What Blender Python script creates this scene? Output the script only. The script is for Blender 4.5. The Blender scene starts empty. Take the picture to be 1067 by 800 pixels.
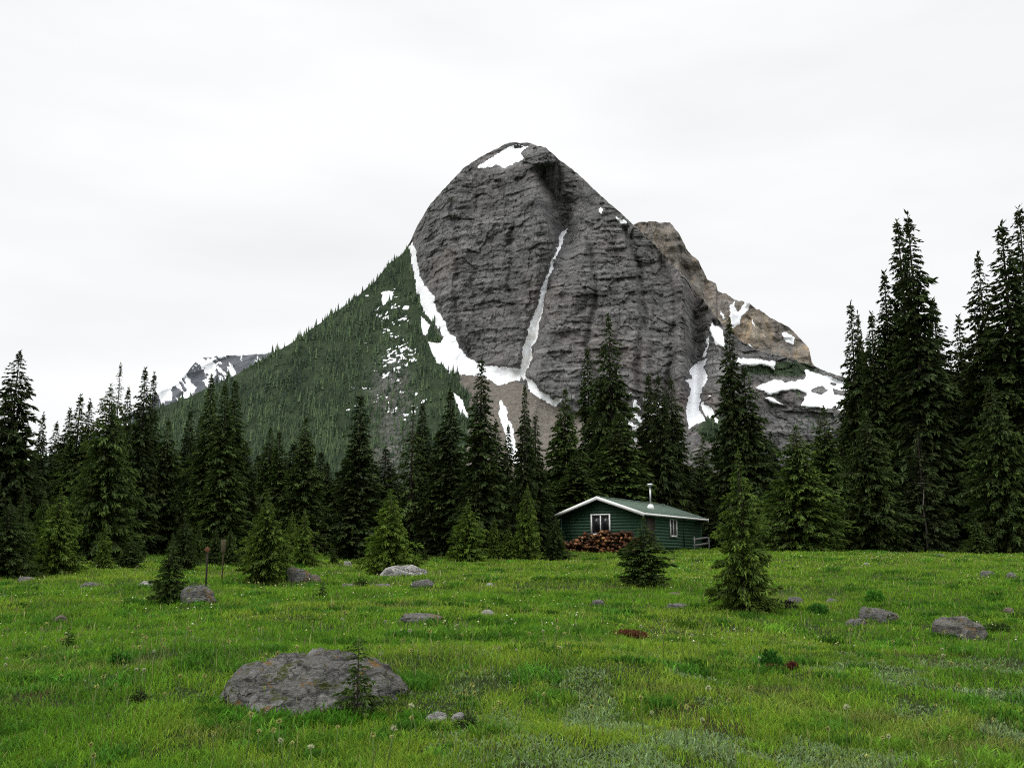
import bpy, math, random
import numpy as np
from mathutils import Vector, noise as mnoise

random.seed(7)
rng = np.random.default_rng(7)
scene = bpy.context.scene
COL = scene.collection
R = math.radians

# ------------------------------------------------------------------ view geometry
F = 1037.0
CXP, CYP = 533.5, 400.0
PITCH = math.atan(190.0 / F)
CP, SP = math.cos(PITCH), math.sin(PITCH)
EYE = np.array([0.0, 0.0, 1.6])


def ray(px, py):
    cx = (np.asarray(px, float) - CXP) / F
    cy = (CYP - np.asarray(py, float)) / F
    return cx, CP - cy * SP, SP + cy * CP


def at_depth(px, py, Y):
    dx, dy, dz = ray(px, py)
    t = Y / dy
    return np.array([dx * t, Y + 0 * t, 1.6 + dz * t])


# ------------------------------------------------------------------ noise
TAB = np.random.default_rng(11).random((256, 256))


def vnoise(x, y, s=0):
    x = np.asarray(x, float) + s * 37.13
    y = np.asarray(y, float) + s * 91.7
    xi = np.floor(x).astype(np.int64)
    yi = np.floor(y).astype(np.int64)
    fx = x - xi
    fy = y - yi
    fx = fx * fx * fx * (fx * (fx * 6 - 15) + 10)
    fy = fy * fy * fy * (fy * (fy * 6 - 15) + 10)
    a = TAB[xi & 255, yi & 255]
    b = TAB[(xi + 1) & 255, yi & 255]
    c = TAB[xi & 255, (yi + 1) & 255]
    d = TAB[(xi + 1) & 255, (yi + 1) & 255]
    return (a + (b - a) * fx) * (1 - fy) + (c + (d - c) * fx) * fy


def fbm(x, y, s=0, o=4, g=0.5):
    v = 0
    a = 1.0
    n = 0
    for i in range(o):
        v = v + a * (vnoise(x * 2 ** i, y * 2 ** i, s + i * 3) - 0.5) * 2
        n += a
        a *= g
    return v / n


def sstep(a, b, x):
    t = np.clip((np.asarray(x, float) - a) / (b - a), 0, 1)
    return t * t * (3 - 2 * t)


def gh(x, y):
    """height of the ground"""
    x = np.asarray(x, float)
    y = np.asarray(y, float)
    s = 0.046 * np.where(y < 46, y, 46 + 12 * (1 - np.exp(-(np.maximum(y, 46) - 46) / 12)))
    s = np.where(y < 0, 0.02 * np.maximum(y, -60), s)
    near = 1 / (1 + (np.hypot(x, y) / 160) ** 2)
    b = (0.26 * fbm(x / 9, y / 9, 2, 2) + 0.13 * fbm(x / 2.0, y / 2.0, 5, 3)) * sstep(1.5, 7, np.hypot(x, y))
    return s + b * near


def ground_at(px, py):
    dx, dy, dz = ray(px, py)
    Y = np.concatenate([np.linspace(4, 30, 1300), np.linspace(30.05, 90, 1200)])
    t = Y / dy
    z = 1.6 + dz * t
    g = gh(dx * t, Y)
    k = int(np.argmax(z <= g)) if np.any(z <= g) else len(Y) - 1
    return float(dx * t[k]), float(Y[k]), float(g[k])


# ------------------------------------------------------------------ mesh + tagging helpers
def new_mesh(name, verts, faces_flat, loop_tot, mats=(), smooth=False, attrs=None, mat_idx=None, cols=None):
    me = bpy.data.meshes.new(name)
    verts = np.asarray(verts, np.float32)
    fl = np.asarray(faces_flat, np.int32).ravel()
    lt = np.asarray(loop_tot, np.int32)
    me.vertices.add(len(verts))
    me.vertices.foreach_set("co", verts.ravel())
    me.loops.add(len(fl))
    me.loops.foreach_set("vertex_index", fl)
    me.polygons.add(len(lt))
    ls = np.concatenate([[0], np.cumsum(lt)[:-1]]).astype(np.int32)
    me.polygons.foreach_set("loop_start", ls)
    me.polygons.foreach_set("loop_total", lt)
    if mat_idx is not None:
        me.polygons.foreach_set("material_index", np.asarray(mat_idx, np.int32))
    if smooth:
        me.polygons.foreach_set("use_smooth", np.ones(len(lt), bool))
    for m in mats:
        me.materials.append(m)
    for k, v in (attrs or {}).items():
        a = me.attributes.new(k, 'FLOAT', 'POINT')
        a.data.foreach_set("value", np.asarray(v, np.float32).ravel())
    for k, v in (cols or {}).items():
        a = me.attributes.new(k, 'FLOAT_COLOR', 'POINT')
        v = np.asarray(v, np.float32)
        if v.shape[1] == 3:
            v = np.concatenate([v, np.ones((len(v), 1), np.float32)], 1)
        a.data.foreach_set("color", v.ravel())
    me.update(calc_edges=True)
    return me


def link(name, me, parent=None):
    o = bpy.data.objects.new(name, me)
    COL.objects.link(o)
    if parent is not None:
        o.parent = parent
    return o


def tag(o, label=None, cat=None, group=None, kind=None):
    if label:
        o["label"] = label
    if cat:
        o["category"] = cat
    if group:
        o["group"] = group
    if kind:
        o["kind"] = kind
    return o


def empty(name, loc, rz=0.0):
    o = bpy.data.objects.new(name, None)
    COL.objects.link(o)
    o.location = loc
    o.rotation_euler = (0, 0, rz)
    o.empty_display_size = 0.2
    return o


class MB:
    """collects boxes / tubes / prisms, builds ONE mesh"""

    def __init__(s):
        s.v = []
        s.f = []
        s.m = []

    def face(s, idx, m=0):
        s.f.append(idx)
        s.m.append(m)

    def box(s, x0, x1, y0, y1, z0, z1, m=0):
        b = len(s.v)
        s.v += [(x0, y0, z0), (x1, y0, z0), (x1, y1, z0), (x0, y1, z0), (x0, y0, z1), (x1, y0, z1), (x1, y1, z1), (x0, y1, z1)]
        for q in ((0, 3, 2, 1), (4, 5, 6, 7), (0, 1, 5, 4), (1, 2, 6, 5), (2, 3, 7, 6), (3, 0, 4, 7)):
            s.face([b + i for i in q], m)
        return s

    def prism(s, pts, axis, a, b_, m=0):
        """polygon pts (2D) extruded along axis 'x' or 'y' from a to b_"""
        b = len(s.v)
        n = len(pts)
        for val in (a, b_):
            for (p, q) in pts:
                s.v.append((val, p, q) if axis == 'x' else (p, val, q))
        s.face(list(range(b, b + n)), m)
        s.face(list(range(b + 2 * n - 1, b + n - 1, -1)), m)
        for i in range(n):
            j = (i + 1) % n
            s.face([b + j, b + i, b + n + i, b + n + j], m)
        return s

    def tube(s, pts, rad, n=10, m=0, cap=True):
        b = len(s.v)
        k = len(pts)
        for i, p in enumerate(pts):
            p = Vector(p)
            q = Vector(pts[min(i + 1, k - 1)]) - Vector(pts[max(i - 1, 0)])
            q.normalize()
            u = q.orthogonal().normalized()
            w = q.cross(u)
            r = rad[i] if hasattr(rad, '__len__') else rad
            for a in range(n):
                c = p + (u * math.cos(a * 2 * math.pi / n) + w * math.sin(a * 2 * math.pi / n)) * r
                s.v.append(tuple(c))
        for i in range(k - 1):
            for a in range(n):
                c = (a + 1) % n
                s.face([b + i * n + a, b + i * n + c, b + (i + 1) * n + c, b + (i + 1) * n + a], m)
        if cap:
            s.face([b + a for a in range(n - 1, -1, -1)], m)
            s.face([b + (k - 1) * n + a for a in range(n)], m)
        return s

    def mesh(s, name, mats, smooth=False):
        return new_mesh(name, s.v, [i for f in s.f for i in f], [len(f) for f in s.f], mats, smooth, mat_idx=s.m)

    def build(s, name, mats, parent=None, smooth=False, bevel=0.0):
        o = link(name, s.mesh(name, mats if isinstance(mats, (list, tuple)) else [mats], smooth), parent)
        if bevel:
            b = o.modifiers.new('bevel', 'BEVEL')
            b.width = bevel
            b.segments = 2
            b.limit_method = 'ANGLE'
        return o


# ------------------------------------------------------------------ node helpers
class NT:
    def __init__(s, name):
        s.mat = bpy.data.materials.new(name)
        s.mat.use_nodes = True
        s.t = s.mat.node_tree
        s.t.nodes.clear()
        s.out = s.n('ShaderNodeOutputMaterial')
        s.bsdf = s.n('ShaderNodeBsdfPrincipled')
        s.l(s.bsdf.outputs[0], s.out.inputs[0])
        s.bsdf.inputs['Roughness'].default_value = 0.9
        s.bsdf.inputs['Specular IOR Level'].default_value = 0.2

    def n(s, typ, **kw):
        nd = s.t.nodes.new(typ)
        for k, v in kw.items():
            setattr(nd, k, v)
        return nd

    def l(s, a, b):
        s.t.links.new(a, b)

    def put(s, sock, v):
        if hasattr(v, 'links') or hasattr(v, 'is_linked'):
            s.l(v, sock)
        elif v is not None:
            if sock.type == 'RGBA' and len(v) == 3:
                v = (*v, 1)
            sock.default_value = v

    def attr(s, name):
        a = s.n('ShaderNodeAttribute')
        a.attribute_name = name
        return a

    def obj(s):
        return s.n('ShaderNodeTexCoord').outputs['Object']

    def mapping(s, vec, scale=(1, 1, 1), loc=(0, 0, 0), rot=(0, 0, 0)):
        m = s.n('ShaderNodeMapping')
        s.l(vec, m.inputs['Vector'])
        m.inputs['Scale'].default_value = scale
        m.inputs['Location'].default_value = loc
        m.inputs['Rotation'].default_value = rot
        return m.outputs[0]

    def noise(s, vec, scale, detail=4, rough=0.55, dist=0.0):
        m = s.n('ShaderNodeTexNoise')
        if vec is not None:
            s.l(vec, m.inputs['Vector'])
        m.inputs['Scale'].default_value = scale
        m.inputs['Detail'].default_value = detail
        m.inputs['Roughness'].default_value = rough
        m.inputs['Distortion'].default_value = dist
        return m.outputs[0]

    def ramp(s, fac, stops):
        r = s.n('ShaderNodeValToRGB')
        s.put(r.inputs[0], fac)
        e = r.color_ramp.elements
        while len(e) > 1:
            e.remove(e[-1])
        for i, (p, c) in enumerate(stops):
            if i == 0:
                e[0].position = p
            else:
                e.new(p)
            c = (c, c, c) if not hasattr(c, '__len__') else c
            e[i].color = (*c, 1)
        return r.outputs[0]

    def mix(s, fac, a, b, mode='MIX'):
        m = s.n('ShaderNodeMix', data_type='RGBA', blend_type=mode)
        s.put(m.inputs[0], fac)
        s.put(m.inputs[6], a)
        s.put(m.inputs[7], b)
        return m.outputs[2]

    def math(s, op, a, b=None, clamp=False):
        m = s.n('ShaderNodeMath', operation=op, use_clamp=clamp)
        s.put(m.inputs[0], a)
        if b is not None:
            s.put(m.inputs[1], b)
        return m.outputs[0]

    def bump(s, h, strength=0.5, dist=0.1):
        b = s.n('ShaderNodeBump')
        s.put(b.inputs['Height'], h)
        b.inputs['Strength'].default_value = strength
        b.inputs['Distance'].default_value = dist
        s.l(b.outputs[0], s.bsdf.inputs['Normal'])

    def color(s, c):
        s.put(s.bsdf.inputs['Base Color'], c)
        return s

    def rough(s, r, spec=None):
        s.put(s.bsdf.inputs['Roughness'], r)
        if spec is not None:
            s.bsdf.inputs['Specular IOR Level'].default_value = spec
        return s


def simple(name, col, rough=0.8, spec=0.2, var=0.25, scale=6.0, bump=0.0, metal=0.0):
    t = NT(name)
    n = t.noise(t.obj(), scale, 4)
    lo = tuple(c * (1 - var) for c in col)
    hi = tuple(min(1, c * (1 + var)) for c in col)
    t.color(t.ramp(n, [(0.3, lo), (0.7, hi)])).rough(rough, spec)
    t.bsdf.inputs['Metallic'].default_value = metal
    if bump:
        t.bump(n, bump, 0.01)
    return t.mat


# ------------------------------------------------------------------ materials
def mat_rock_mountain():
    t = NT('mountain_surface')
    o = t.obj()
    big = t.noise(o, 0.006, 5, 0.6)
    strata = t.noise(t.mapping(o, (0.004, 0.004, 0.05), rot=(0.0, 0.02, 0)), 1.0, 7, 0.72, 0.8)
    fine = t.noise(t.mapping(o, (0.05, 0.05, 0.13)), 1.0, 8, 0.75, 0.6)
    streak = t.noise(t.mapping(o, (0.05, 0.05, 0.006)), 1.0, 6, 0.65, 0.3)
    grain = t.noise(o, 0.22, 6, 0.75)
    c = t.ramp(strata, [(0.28, (0.088, 0.088, 0.088)), (0.42, (0.142, 0.141, 0.139)), (0.50, (0.245, 0.240, 0.231)), (0.55, (0.135, 0.133, 0.130)), (0.66, (0.19, 0.187, 0.18)), (0.74, (0.34, 0.332, 0.316))])
    c = t.mix(t.ramp(t.noise(t.mapping(o, (1, 1, 1), (31, 7, 3)), 0.011, 6, 0.65), [(0.36, 0.75), (0.52, 0.0)]), c, (0.099, 0.098, 0.097))
    c = t.mix(t.ramp(t.noise(t.mapping(o, (1, 1, 1.8), (5, 77, 13)), 0.016, 6, 0.7), [(0.54, 0.0), (0.70, 0.6)]), c, (0.345, 0.331, 0.306))
    thin = t.noise(t.mapping(o, (0.009, 0.009, 0.20)), 1.0, 6, 0.68, 0.3)
    c = t.mix(t.ramp(thin, [(0.36, 0.85), (0.44, 0.0)]), c, (0.069, 0.068, 0.066))
    c = t.mix(t.ramp(thin, [(0.56, 0.0), (0.66, 0.8)]), c, (0.386, 0.370, 0.345))
    vo = t.n('ShaderNodeTexVoronoi', feature='DISTANCE_TO_EDGE')
    wv = t.n('ShaderNodeVectorMath', operation='ADD')
    nv = t.n('ShaderNodeTexNoise')
    nv.inputs['Scale'].default_value = 0.03
    t.l(o, nv.inputs['Vector'])
    nsc = t.n('ShaderNodeVectorMath', operation='SCALE')
    nsc.inputs['Scale'].default_value = 26.0
    t.l(nv.outputs['Color'], nsc.inputs[0])
    t.l(o, wv.inputs[0])
    t.l(nsc.outputs[0], wv.inputs[1])
    t.l(t.mapping(wv.outputs[0], (0.05, 0.02, 0.016)), vo.inputs['Vector'])
    vo.inputs['Scale'].default_value = 1.0
    crk = t.ramp(vo.outputs['Distance'], [(0.0, 0.9), (0.045, 0.0)])
    c = t.mix(crk, c, (0.048, 0.047, 0.047))
    warm = t.ramp(big, [(0.50, 0.0), (0.68, 0.5)])
    c = t.mix(warm, c, (0.228, 0.186, 0.155))
    c = t.mix(t.ramp(streak, [(0.54, 0), (0.70, 0.5)]), c, (0.103, 0.102, 0.103))
    c = t.mix(t.ramp(fine, [(0.30, 0.8), (0.48, 0.0)]), c, (0.062, 0.062, 0.063))
    c = t.mix(t.ramp(fine, [(0.54, 0), (0.78, 0.75)]), c, (0.373, 0.359, 0.338))
    c = t.mix(t.ramp(grain, [(0.32, 0.7), (0.52, 0.0)]), c, (0.069, 0.069, 0.069))
    c = t.mix(t.ramp(grain, [(0.55, 0.0), (0.75, 0.5)]), c, (0.359, 0.345, 0.324))
    c = t.mix(1.0, c, (0.76, 0.765, 0.785), 'MULTIPLY')
    # ochre rock
    oc = t.ramp(streak, [(0.3, (0.15, 0.13, 0.11)), (0.5, (0.27, 0.235, 0.185)), (0.62, (0.38, 0.285, 0.17)), (0.75, (0.26, 0.24, 0.205))])
    oc = t.mix(t.ramp(fine, [(0.3, 0.7), (0.55, 0.0)]), oc, (0.10, 0.085, 0.072))
    oc = t.mix(t.math('MULTIPLY', crk, .8), oc, (0.07, 0.06, 0.05))
    oc = t.mix(t.ramp(grain, [(0.32, 0.6), (0.52, 0.0)]), oc, (0.11, 0.095, 0.08))
    oc = t.mix(t.ramp(thin, [(0.36, 0.5), (0.44, 0.0)]), oc, (0.10, 0.088, 0.075))
    oc = t.mix(t.ramp(grain, [(0.55, 0.0), (0.75, 0.5)]), oc, (0.46, 0.40, 0.31))
    c = t.mix(t.attr('ochre').outputs['Fac'], c, oc)
    c = t.mix(t.attr('far_fade').outputs['Fac'], c, t.ramp(fine, [(.35, (.055, .064, .078)), (.65, (.12, .13, .145))]))  # distance fade of the far peak put into its colour as blue-grey
    # scree
    sc = t.ramp(grain, [(0.35, (0.09, 0.08, 0.068)), (0.65, (0.19, 0.172, 0.148))])
    c = t.mix(t.attr('scree').outputs['Fac'], c, sc)
    # turf under the slope forest
    vg = t.ramp(t.noise(o, 0.05, 6, 0.7), [(0.35, (0.016, 0.027, 0.013)), (0.6, (0.034, 0.052, 0.024)), (0.75, (0.085, 0.098, 0.07))])
    va = t.math('ADD', t.attr('veg').outputs['Fac'], t.math('MULTIPLY', t.math('SUBTRACT', grain, 0.5), 0.9))
    c = t.mix(t.ramp(va, [(0.42, 0), (0.58, 1)]), c, vg)
    # snow lying on it
    s = t.math('ADD', t.attr('snow').outputs['Fac'], t.math('MULTIPLY', t.math('SUBTRACT', grain, 0.5), 0.55))
    sm = t.ramp(s, [(0.44, 0), (0.54, 1)])
    snowc = t.mix(t.attr('dirt').outputs['Fac'], (0.76, 0.775, 0.795), (0.55, 0.51, 0.44))
    c = t.mix(sm, c, snowc)
    t.color(c).rough(0.92, 0.15)
    h = t.math('ADD', t.math('MULTIPLY', fine, 1.0), t.math('MULTIPLY', grain, 0.5))
    h = t.math('MULTIPLY', h, t.math('SUBTRACT', 1.0, t.math('MULTIPLY', sm, 0.93)))
    t.bump(h, 1.0, 4.0)
    return t.mat


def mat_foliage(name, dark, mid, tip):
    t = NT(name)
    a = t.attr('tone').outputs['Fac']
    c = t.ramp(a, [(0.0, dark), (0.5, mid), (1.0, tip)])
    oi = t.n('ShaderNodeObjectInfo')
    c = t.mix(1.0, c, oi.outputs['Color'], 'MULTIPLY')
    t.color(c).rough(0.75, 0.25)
    tr = t.n('ShaderNodeBsdfTranslucent')
    t.l(c, tr.inputs[0])
    ms = t.n('ShaderNodeMixShader')
    ms.inputs[0].default_value = 0.18
    t.l(t.bsdf.outputs[0], ms.inputs[1])
    t.l(tr.outputs[0], ms.inputs[2])
    t.l(ms.outputs[0], t.out.inputs[0])
    return t.mat


def mat_vcol(name, rough=0.7, spec=0.2, trans=0.25):
    t = NT(name)
    c = t.attr('col').outputs['Color']
    t.color(c).rough(rough, spec)
    tr = t.n('ShaderNodeBsdfTranslucent')
    t.l(c, tr.inputs[0])
    ms = t.n('ShaderNodeMixShader')
    ms.inputs[0].default_value = trans
    t.l(t.bsdf.outputs[0], ms.inputs[1])
    t.l(tr.outputs[0], ms.inputs[2])
    t.l(ms.outputs[0], t.out.inputs[0])
    return t.mat


def mat_ground():
    t = NT('meadow_soil')
    o = t.obj()
    a = t.noise(o, 0.9, 6, 0.65)
    b = t.noise(o, 26.0, 8, 0.8)
    c = t.ramp(b, [(0.3, (0.012, 0.02, 0.005)), (0.55, (0.03, 0.052, 0.009)), (0.75, (0.055, 0.072, 0.018))])
    c = t.mix(t.ramp(a, [(0.56, 0), (0.72, 0.7)]), c, (0.06, 0.042, 0.024))
    t.color(c).rough(0.95, 0.1)
    t.bump(b, 1.0, 0.09)
    return t.mat


def mat_boulder(name, base=(0.17, 0.165, 0.16), moss=0.3, light=0.0):
    t = NT(name)
    o = t.obj()
    a = t.noise(o, 3.0, 6, 0.65)
    b = t.noise(o, 30.0, 8, 0.8)
    cr = t.noise(t.mapping(o, (2, 2, 7), rot=(0.3, 0.5, 0)), 1.6, 6, 0.7, 1.2)
    d = tuple(x * 0.32 for x in base)
    l = tuple(min(1, x * (2.0 + light)) for x in base)
    c = t.ramp(b, [(0.30, d), (0.48, base), (0.70, l)])
    c = t.mix(t.ramp(cr, [(0.38, 0.9), (0.48, 0.0)]), c, tuple(x * 0.22 for x in base))
    c = t.mix(t.ramp(a, [(0.52, 0), (0.62, 0.65)]), c, tuple(min(1, x * 2.3) for x in base))
    vo = t.n('ShaderNodeTexVoronoi', feature='DISTANCE_TO_EDGE')
    wv = t.n('ShaderNodeVectorMath', operation='ADD')
    nv = t.n('ShaderNodeTexNoise')
    nv.inputs['Scale'].default_value = 5.0
    nv.inputs['Detail'].default_value = 5.0
    t.l(o, nv.inputs['Vector'])
    nsc = t.n('ShaderNodeVectorMath', operation='SCALE')
    nsc.inputs['Scale'].default_value = .35
    t.l(nv.outputs['Color'], nsc.inputs[0])
    t.l(o, wv.inputs[0])
    t.l(nsc.outputs[0], wv.inputs[1])
    t.l(t.mapping(wv.outputs[0], (2.2, 2.2, 4.5), rot=(.3, .25, .4)), vo.inputs['Vector'])
    vo.inputs['Scale'].default_value = 1.0
    ck = t.math('MULTIPLY', t.ramp(vo.outputs['Distance'], [(0.0, .9), (.04, 0.0)]), t.ramp(a, [(.42, 0.0), (.56, .85)]))
    c = t.mix(ck, c, tuple(x * .18 for x in base))
    m = t.noise(t.mapping(o, (1, 1, 1.6)), 4.6, 6, 0.7)
    c = t.mix(t.ramp(m, [(0.60 - 0.1 * moss, 0), (0.66 - 0.1 * moss, moss * 2)]), c, (0.06, 0.07, 0.018))
    m2 = t.noise(t.mapping(o, (1, 1, 1), (7, 3, 1)), 6.0, 4, 0.6)
    c = t.mix(t.ramp(m2, [(0.60, 0), (0.66, moss * 1.6)]), c, (0.17, 0.10, 0.025))
    t.color(c).rough(0.92, 0.15)
    t.bump(t.math('SUBTRACT', t.math('ADD', b, t.math('MULTIPLY', cr, 1.5)), ck), 1.0, 0.07)
    return t.mat


M = {}
M['mountain'] = mat_rock_mountain()
M['ground'] = mat_ground()
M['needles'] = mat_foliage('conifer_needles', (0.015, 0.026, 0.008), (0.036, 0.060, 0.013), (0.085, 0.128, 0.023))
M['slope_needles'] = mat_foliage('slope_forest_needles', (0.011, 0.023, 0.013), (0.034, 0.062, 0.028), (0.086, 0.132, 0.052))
M['bark'] = simple('spruce_bark', (0.045, 0.037, 0.03), 0.95, 0.1, 0.4, 9, 0.6)
M['deadwood'] = simple('weathered_dead_wood', (0.085, 0.075, 0.065), 0.9, 0.1, 0.35, 12, 0.5)
M['snagwood'] = simple('brown_snag_wood', (0.20, 0.13, 0.075), 0.9, 0.1, 0.35, 12, 0.5)
M['grass'] = mat_vcol('grass_blades', 0.85, 0.04, 0.35)
M['boulder'] = mat_boulder('grey_boulder', (0.128, 0.126, 0.117), 0.55)
M['boulder_dark'] = mat_boulder('dark_boulder', (0.13, 0.123, 0.11), 0.3)
M['boulder_light'] = mat_boulder('pale_boulder', (0.27, 0.265, 0.25), 0.12, 0.3)
M['boulder_brown'] = mat_boulder('brown_boulder', (0.14, 0.115, 0.09), 0.2)


# ------------------------------------------------------------------ ground sheet
def build_ground():
    ang = np.concatenate([np.linspace(-40, 40, 321), np.linspace(42, 318, 93)])
    rad = np.concatenate([[0.5], np.geomspace(2, 90, 260), np.geomspace(95, 6900, 40)])
    A, Rr = np.meshgrid(np.radians(ang), rad)
    x = np.sin(A) * Rr
    y = np.cos(A) * Rr
    z = gh(x, y)
    nr, na = x.shape
    v = np.stack([x, y, z], -1).reshape(-1, 3)
    i = np.arange(nr - 1)[:, None] * na
    j = np.arange(na)[None, :]
    j2 = (j + 1) % na
    f = np.stack([i + j, i + na + j, i + na + j2, i + j2], -1).reshape(-1, 4)
    f = f[:, ::-1]
    me = new_mesh('ground', v, f, np.full(len(f), 4), [M['ground']], True)
    o = link('ground', me)
    tag(o, kind='structure')


build_ground()

# ------------------------------------------------------------------ mountains
def interp_poly(pts, x):
    p = np.array(pts, float)
    return np.interp(x, p[:, 0], p[:, 1])


def in_poly(px, py, poly):
    p = np.array(poly, float)
    inside = np.zeros(px.shape, bool)
    n = len(p)
    x0, y0, x1, y1 = p[:, 0].min(), p[:, 1].min(), p[:, 0].max(), p[:, 1].max()
    sel = (px >= x0) & (px <= x1) & (py >= y0) & (py <= y1)
    a, b = px[sel], py[sel]
    r = np.zeros(a.shape, bool)
    for i in range(n):
        xa, ya = p[i]
        xb, yb = p[(i + 1) % n]
        if ya == yb:
            continue
        c = ((ya > b) != (yb > b)) & (a < (xb - xa) * (b - ya) / (yb - ya) + xa)
        r ^= c
    inside[sel] = r
    return inside


def poly_mask(px, py, polys, warp=2.2, s=0):
    out = np.zeros(px.shape)
    wx = warp * (fbm(px / 9, py / 9, 40 + s, 3) + .55 * fbm(px / 2.6, py / 2.6, 43 + s, 2))
    wy = warp * (fbm(px / 9, py / 9, 50 + s, 3) + .55 * fbm(px / 2.6, py / 2.6, 53 + s, 2))
    for dx, dy in ((-.35, -.35), (.35, -.35), (-.35, .35), (.35, .35), (0, 0)):
        m = np.zeros(px.shape, bool)
        for p in polys:
            m |= in_poly(px + wx + dx, py + wy + dy, p)
        out += m / 5.0
    return out


def seg_dist(px, py, line):
    d = np.full(px.shape, 1e9)
    tt = np.zeros(px.shape)
    n = len(line) - 1
    for i in range(n):
        ax, ay = line[i]
        bx, by = line[i + 1]
        L2 = (bx - ax) ** 2 + (by - ay) ** 2
        t = np.clip(((px - ax) * (bx - ax) + (py - ay) * (by - ay)) / L2, 0, 1)
        e = np.hypot(px - ax - t * (bx - ax), py - ay - t * (by - ay))
        k = e < d
        d = np.where(k, e, d)
        tt = np.where(k, (i + t) / n, tt)
    return d, tt


def blur(a, k, axis):
    if k < 1:
        return a
    pad = [(0, 0), (0, 0)]
    pad[axis] = (k, k)
    b = np.pad(a, pad, mode='edge')
    c = np.cumsum(b, axis=axis)
    c = np.insert(c, 0, 0, axis=axis)
    n = 2 * k + 1
    if axis == 0:
        return (c[n:] - c[:-n]) / n
    return (c[:, n:] - c[:, :-n]) / n


def blur2(a, k):
    for _ in range(2):
        a = blur(blur(a, k, 0), k, 1)
    return a


def mountain_mesh(name, px0, px1, step, rows, sky, base, Y0, tan_f, disp_f, masks_f, back=(2.0, 900), rough=1.5):
    pxs = np.arange(px0, px1 + 0.01, step)
    sk = interp_poly(sky, pxs)
    sk = sk + rough * fbm(pxs / 14, 0 * pxs, 71, 4, 0.6) + rough * 0.6 * fbm(pxs / 3.0, 0 * pxs, 72, 2)
    v = np.linspace(0, 1, rows)[:, None]
    py = base + (sk[None, :] - base) * v
    px = np.broadcast_to(pxs[None, :], py.shape).copy()
    tanS = blur2(tan_f(px, py), 3)
    Y = np.zeros_like(py)
    Y[0] = Y0(pxs)
    dpy = (base - sk) / (rows - 1)
    for r in range(rows - 1):
        Y[r + 1] = Y[r] + dpy * Y[r] / F / np.maximum(tanS[r] - 0.0, 0.15)
    Y = blur(blur(Y, 4, 1), 4, 1)
    dx, dy, dz = ray(px, py)
    x = dx / dy * Y
    z = 1.6 + dz / dy * Y
    Y = Y + disp_f(px, py, x, z)
    x = dx / dy * Y
    z = 1.6 + dz / dy * Y
    front = np.stack([x, Y, z], -1)
    # far side of the ridge: falls away behind it
    nb = 26
    k = np.linspace(0, 1, nb + 1)[1:, None] ** 1.5
    bx = x[-1][None, :] + (x[-1] - x[-1].mean())[None, :] * 0.15 * k
    bY = Y[-1][None, :] + back[1] * k + 0.0
    bz = z[-1][None, :] * (1 - k ** 0.8) - 20 * k
    rr = 14 * fbm(bx / 60, bY / 60, 33, 4) * np.sin(np.pi * np.clip(k, 0, 1))
    rear = np.stack([bx, bY, bz + rr], -1)
    allv = np.concatenate([front, rear], 0)
    nr, nc = allv.shape[:2]
    i = np.arange(nr - 1)[:, None] * nc
    j = np.arange(nc - 1)[None, :]
    f = np.stack([i + j, i + j + 1, i + nc + j + 1, i + nc + j], -1).reshape(-1, 4)
    mk = masks_f(px, py, x, Y, z)
    attrs = {}
    for kk, a in mk.items():
        attrs[kk] = np.concatenate([a, np.repeat(a[-1:] * (0 if kk == 'snow' else 1), nb, 0)], 0)
    me = new_mesh(name, allv.reshape(-1, 3), f, np.full(len(f), 4), [M['mountain']], True, attrs)
    o = link(name, me)
    tag(o, kind='structure')
    return px, py, front, mk


SKY_MAIN = [(-60, 500), (60, 473), (120, 450), (165, 426), (210, 408), (240, 394), (276, 373), (300, 360), (330, 339), (360, 318), (390, 294),
            (405, 275), (420, 264), (428.5, 250), (435, 235), (448, 213), (465.6, 193), (483, 175), (505, 161), (520, 153.5), (531, 149),
            (551, 148.6), (568.5, 154), (584, 167), (601, 180), (619, 198), (636, 213), (660, 235), (682, 255), (702, 277), (718, 293),
            (734, 314), (744, 328), (756, 342), (772, 356), (792, 366), (815, 372), (846, 380), (864, 388), (880, 393), (910, 408), (960, 432), (1067, 470), (1130, 490)]
ROCK = [(425, 252), (431, 283), (437, 309), (446, 330), (458, 348), (470, 365), (482, 378), (500, 386), (540, 391), (556, 402), (580, 420),
        (610, 436), (650, 448), (690, 452), (712, 447), (722, 410), (732, 375), (742, 337), (760, 300), (760, 100), (420, 100), (400, 230)]
BENCH = [(742, 335), (722, 410), (712, 447), (700, 520), (1100, 520), (1100, 330)]
SCREE = [(466, 372), (478, 382), (500, 388), (540, 396), (580, 424), (620, 442), (700, 452), (700, 530), (470, 530), (486, 460), (498, 432), (478, 398)]
GULLY = [(603, 172), (597, 215), (589, 240), (578, 270), (566, 310), (559, 345), (548, 378), (541, 396)]
CLEFT = [(572, 185), (585, 225), (592, 250)]
COUL = [(744, 330), (736, 366), (728, 385), (722, 420), (718, 450)]
CRACK = [(652, 240), (668, 282), (672, 330), (664, 390), (670, 440)]
CRACK2 = [(520, 190), (535, 240), (530, 300), (545, 350)]
CRACK3 = [(690, 270), (704, 320), (700, 380), (694, 440)]
CRACK4 = [(470, 210), (478, 270), (472, 320), (488, 370)]
CRACK5 = [(610, 250), (622, 300), (612, 360), (628, 420)]
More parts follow.
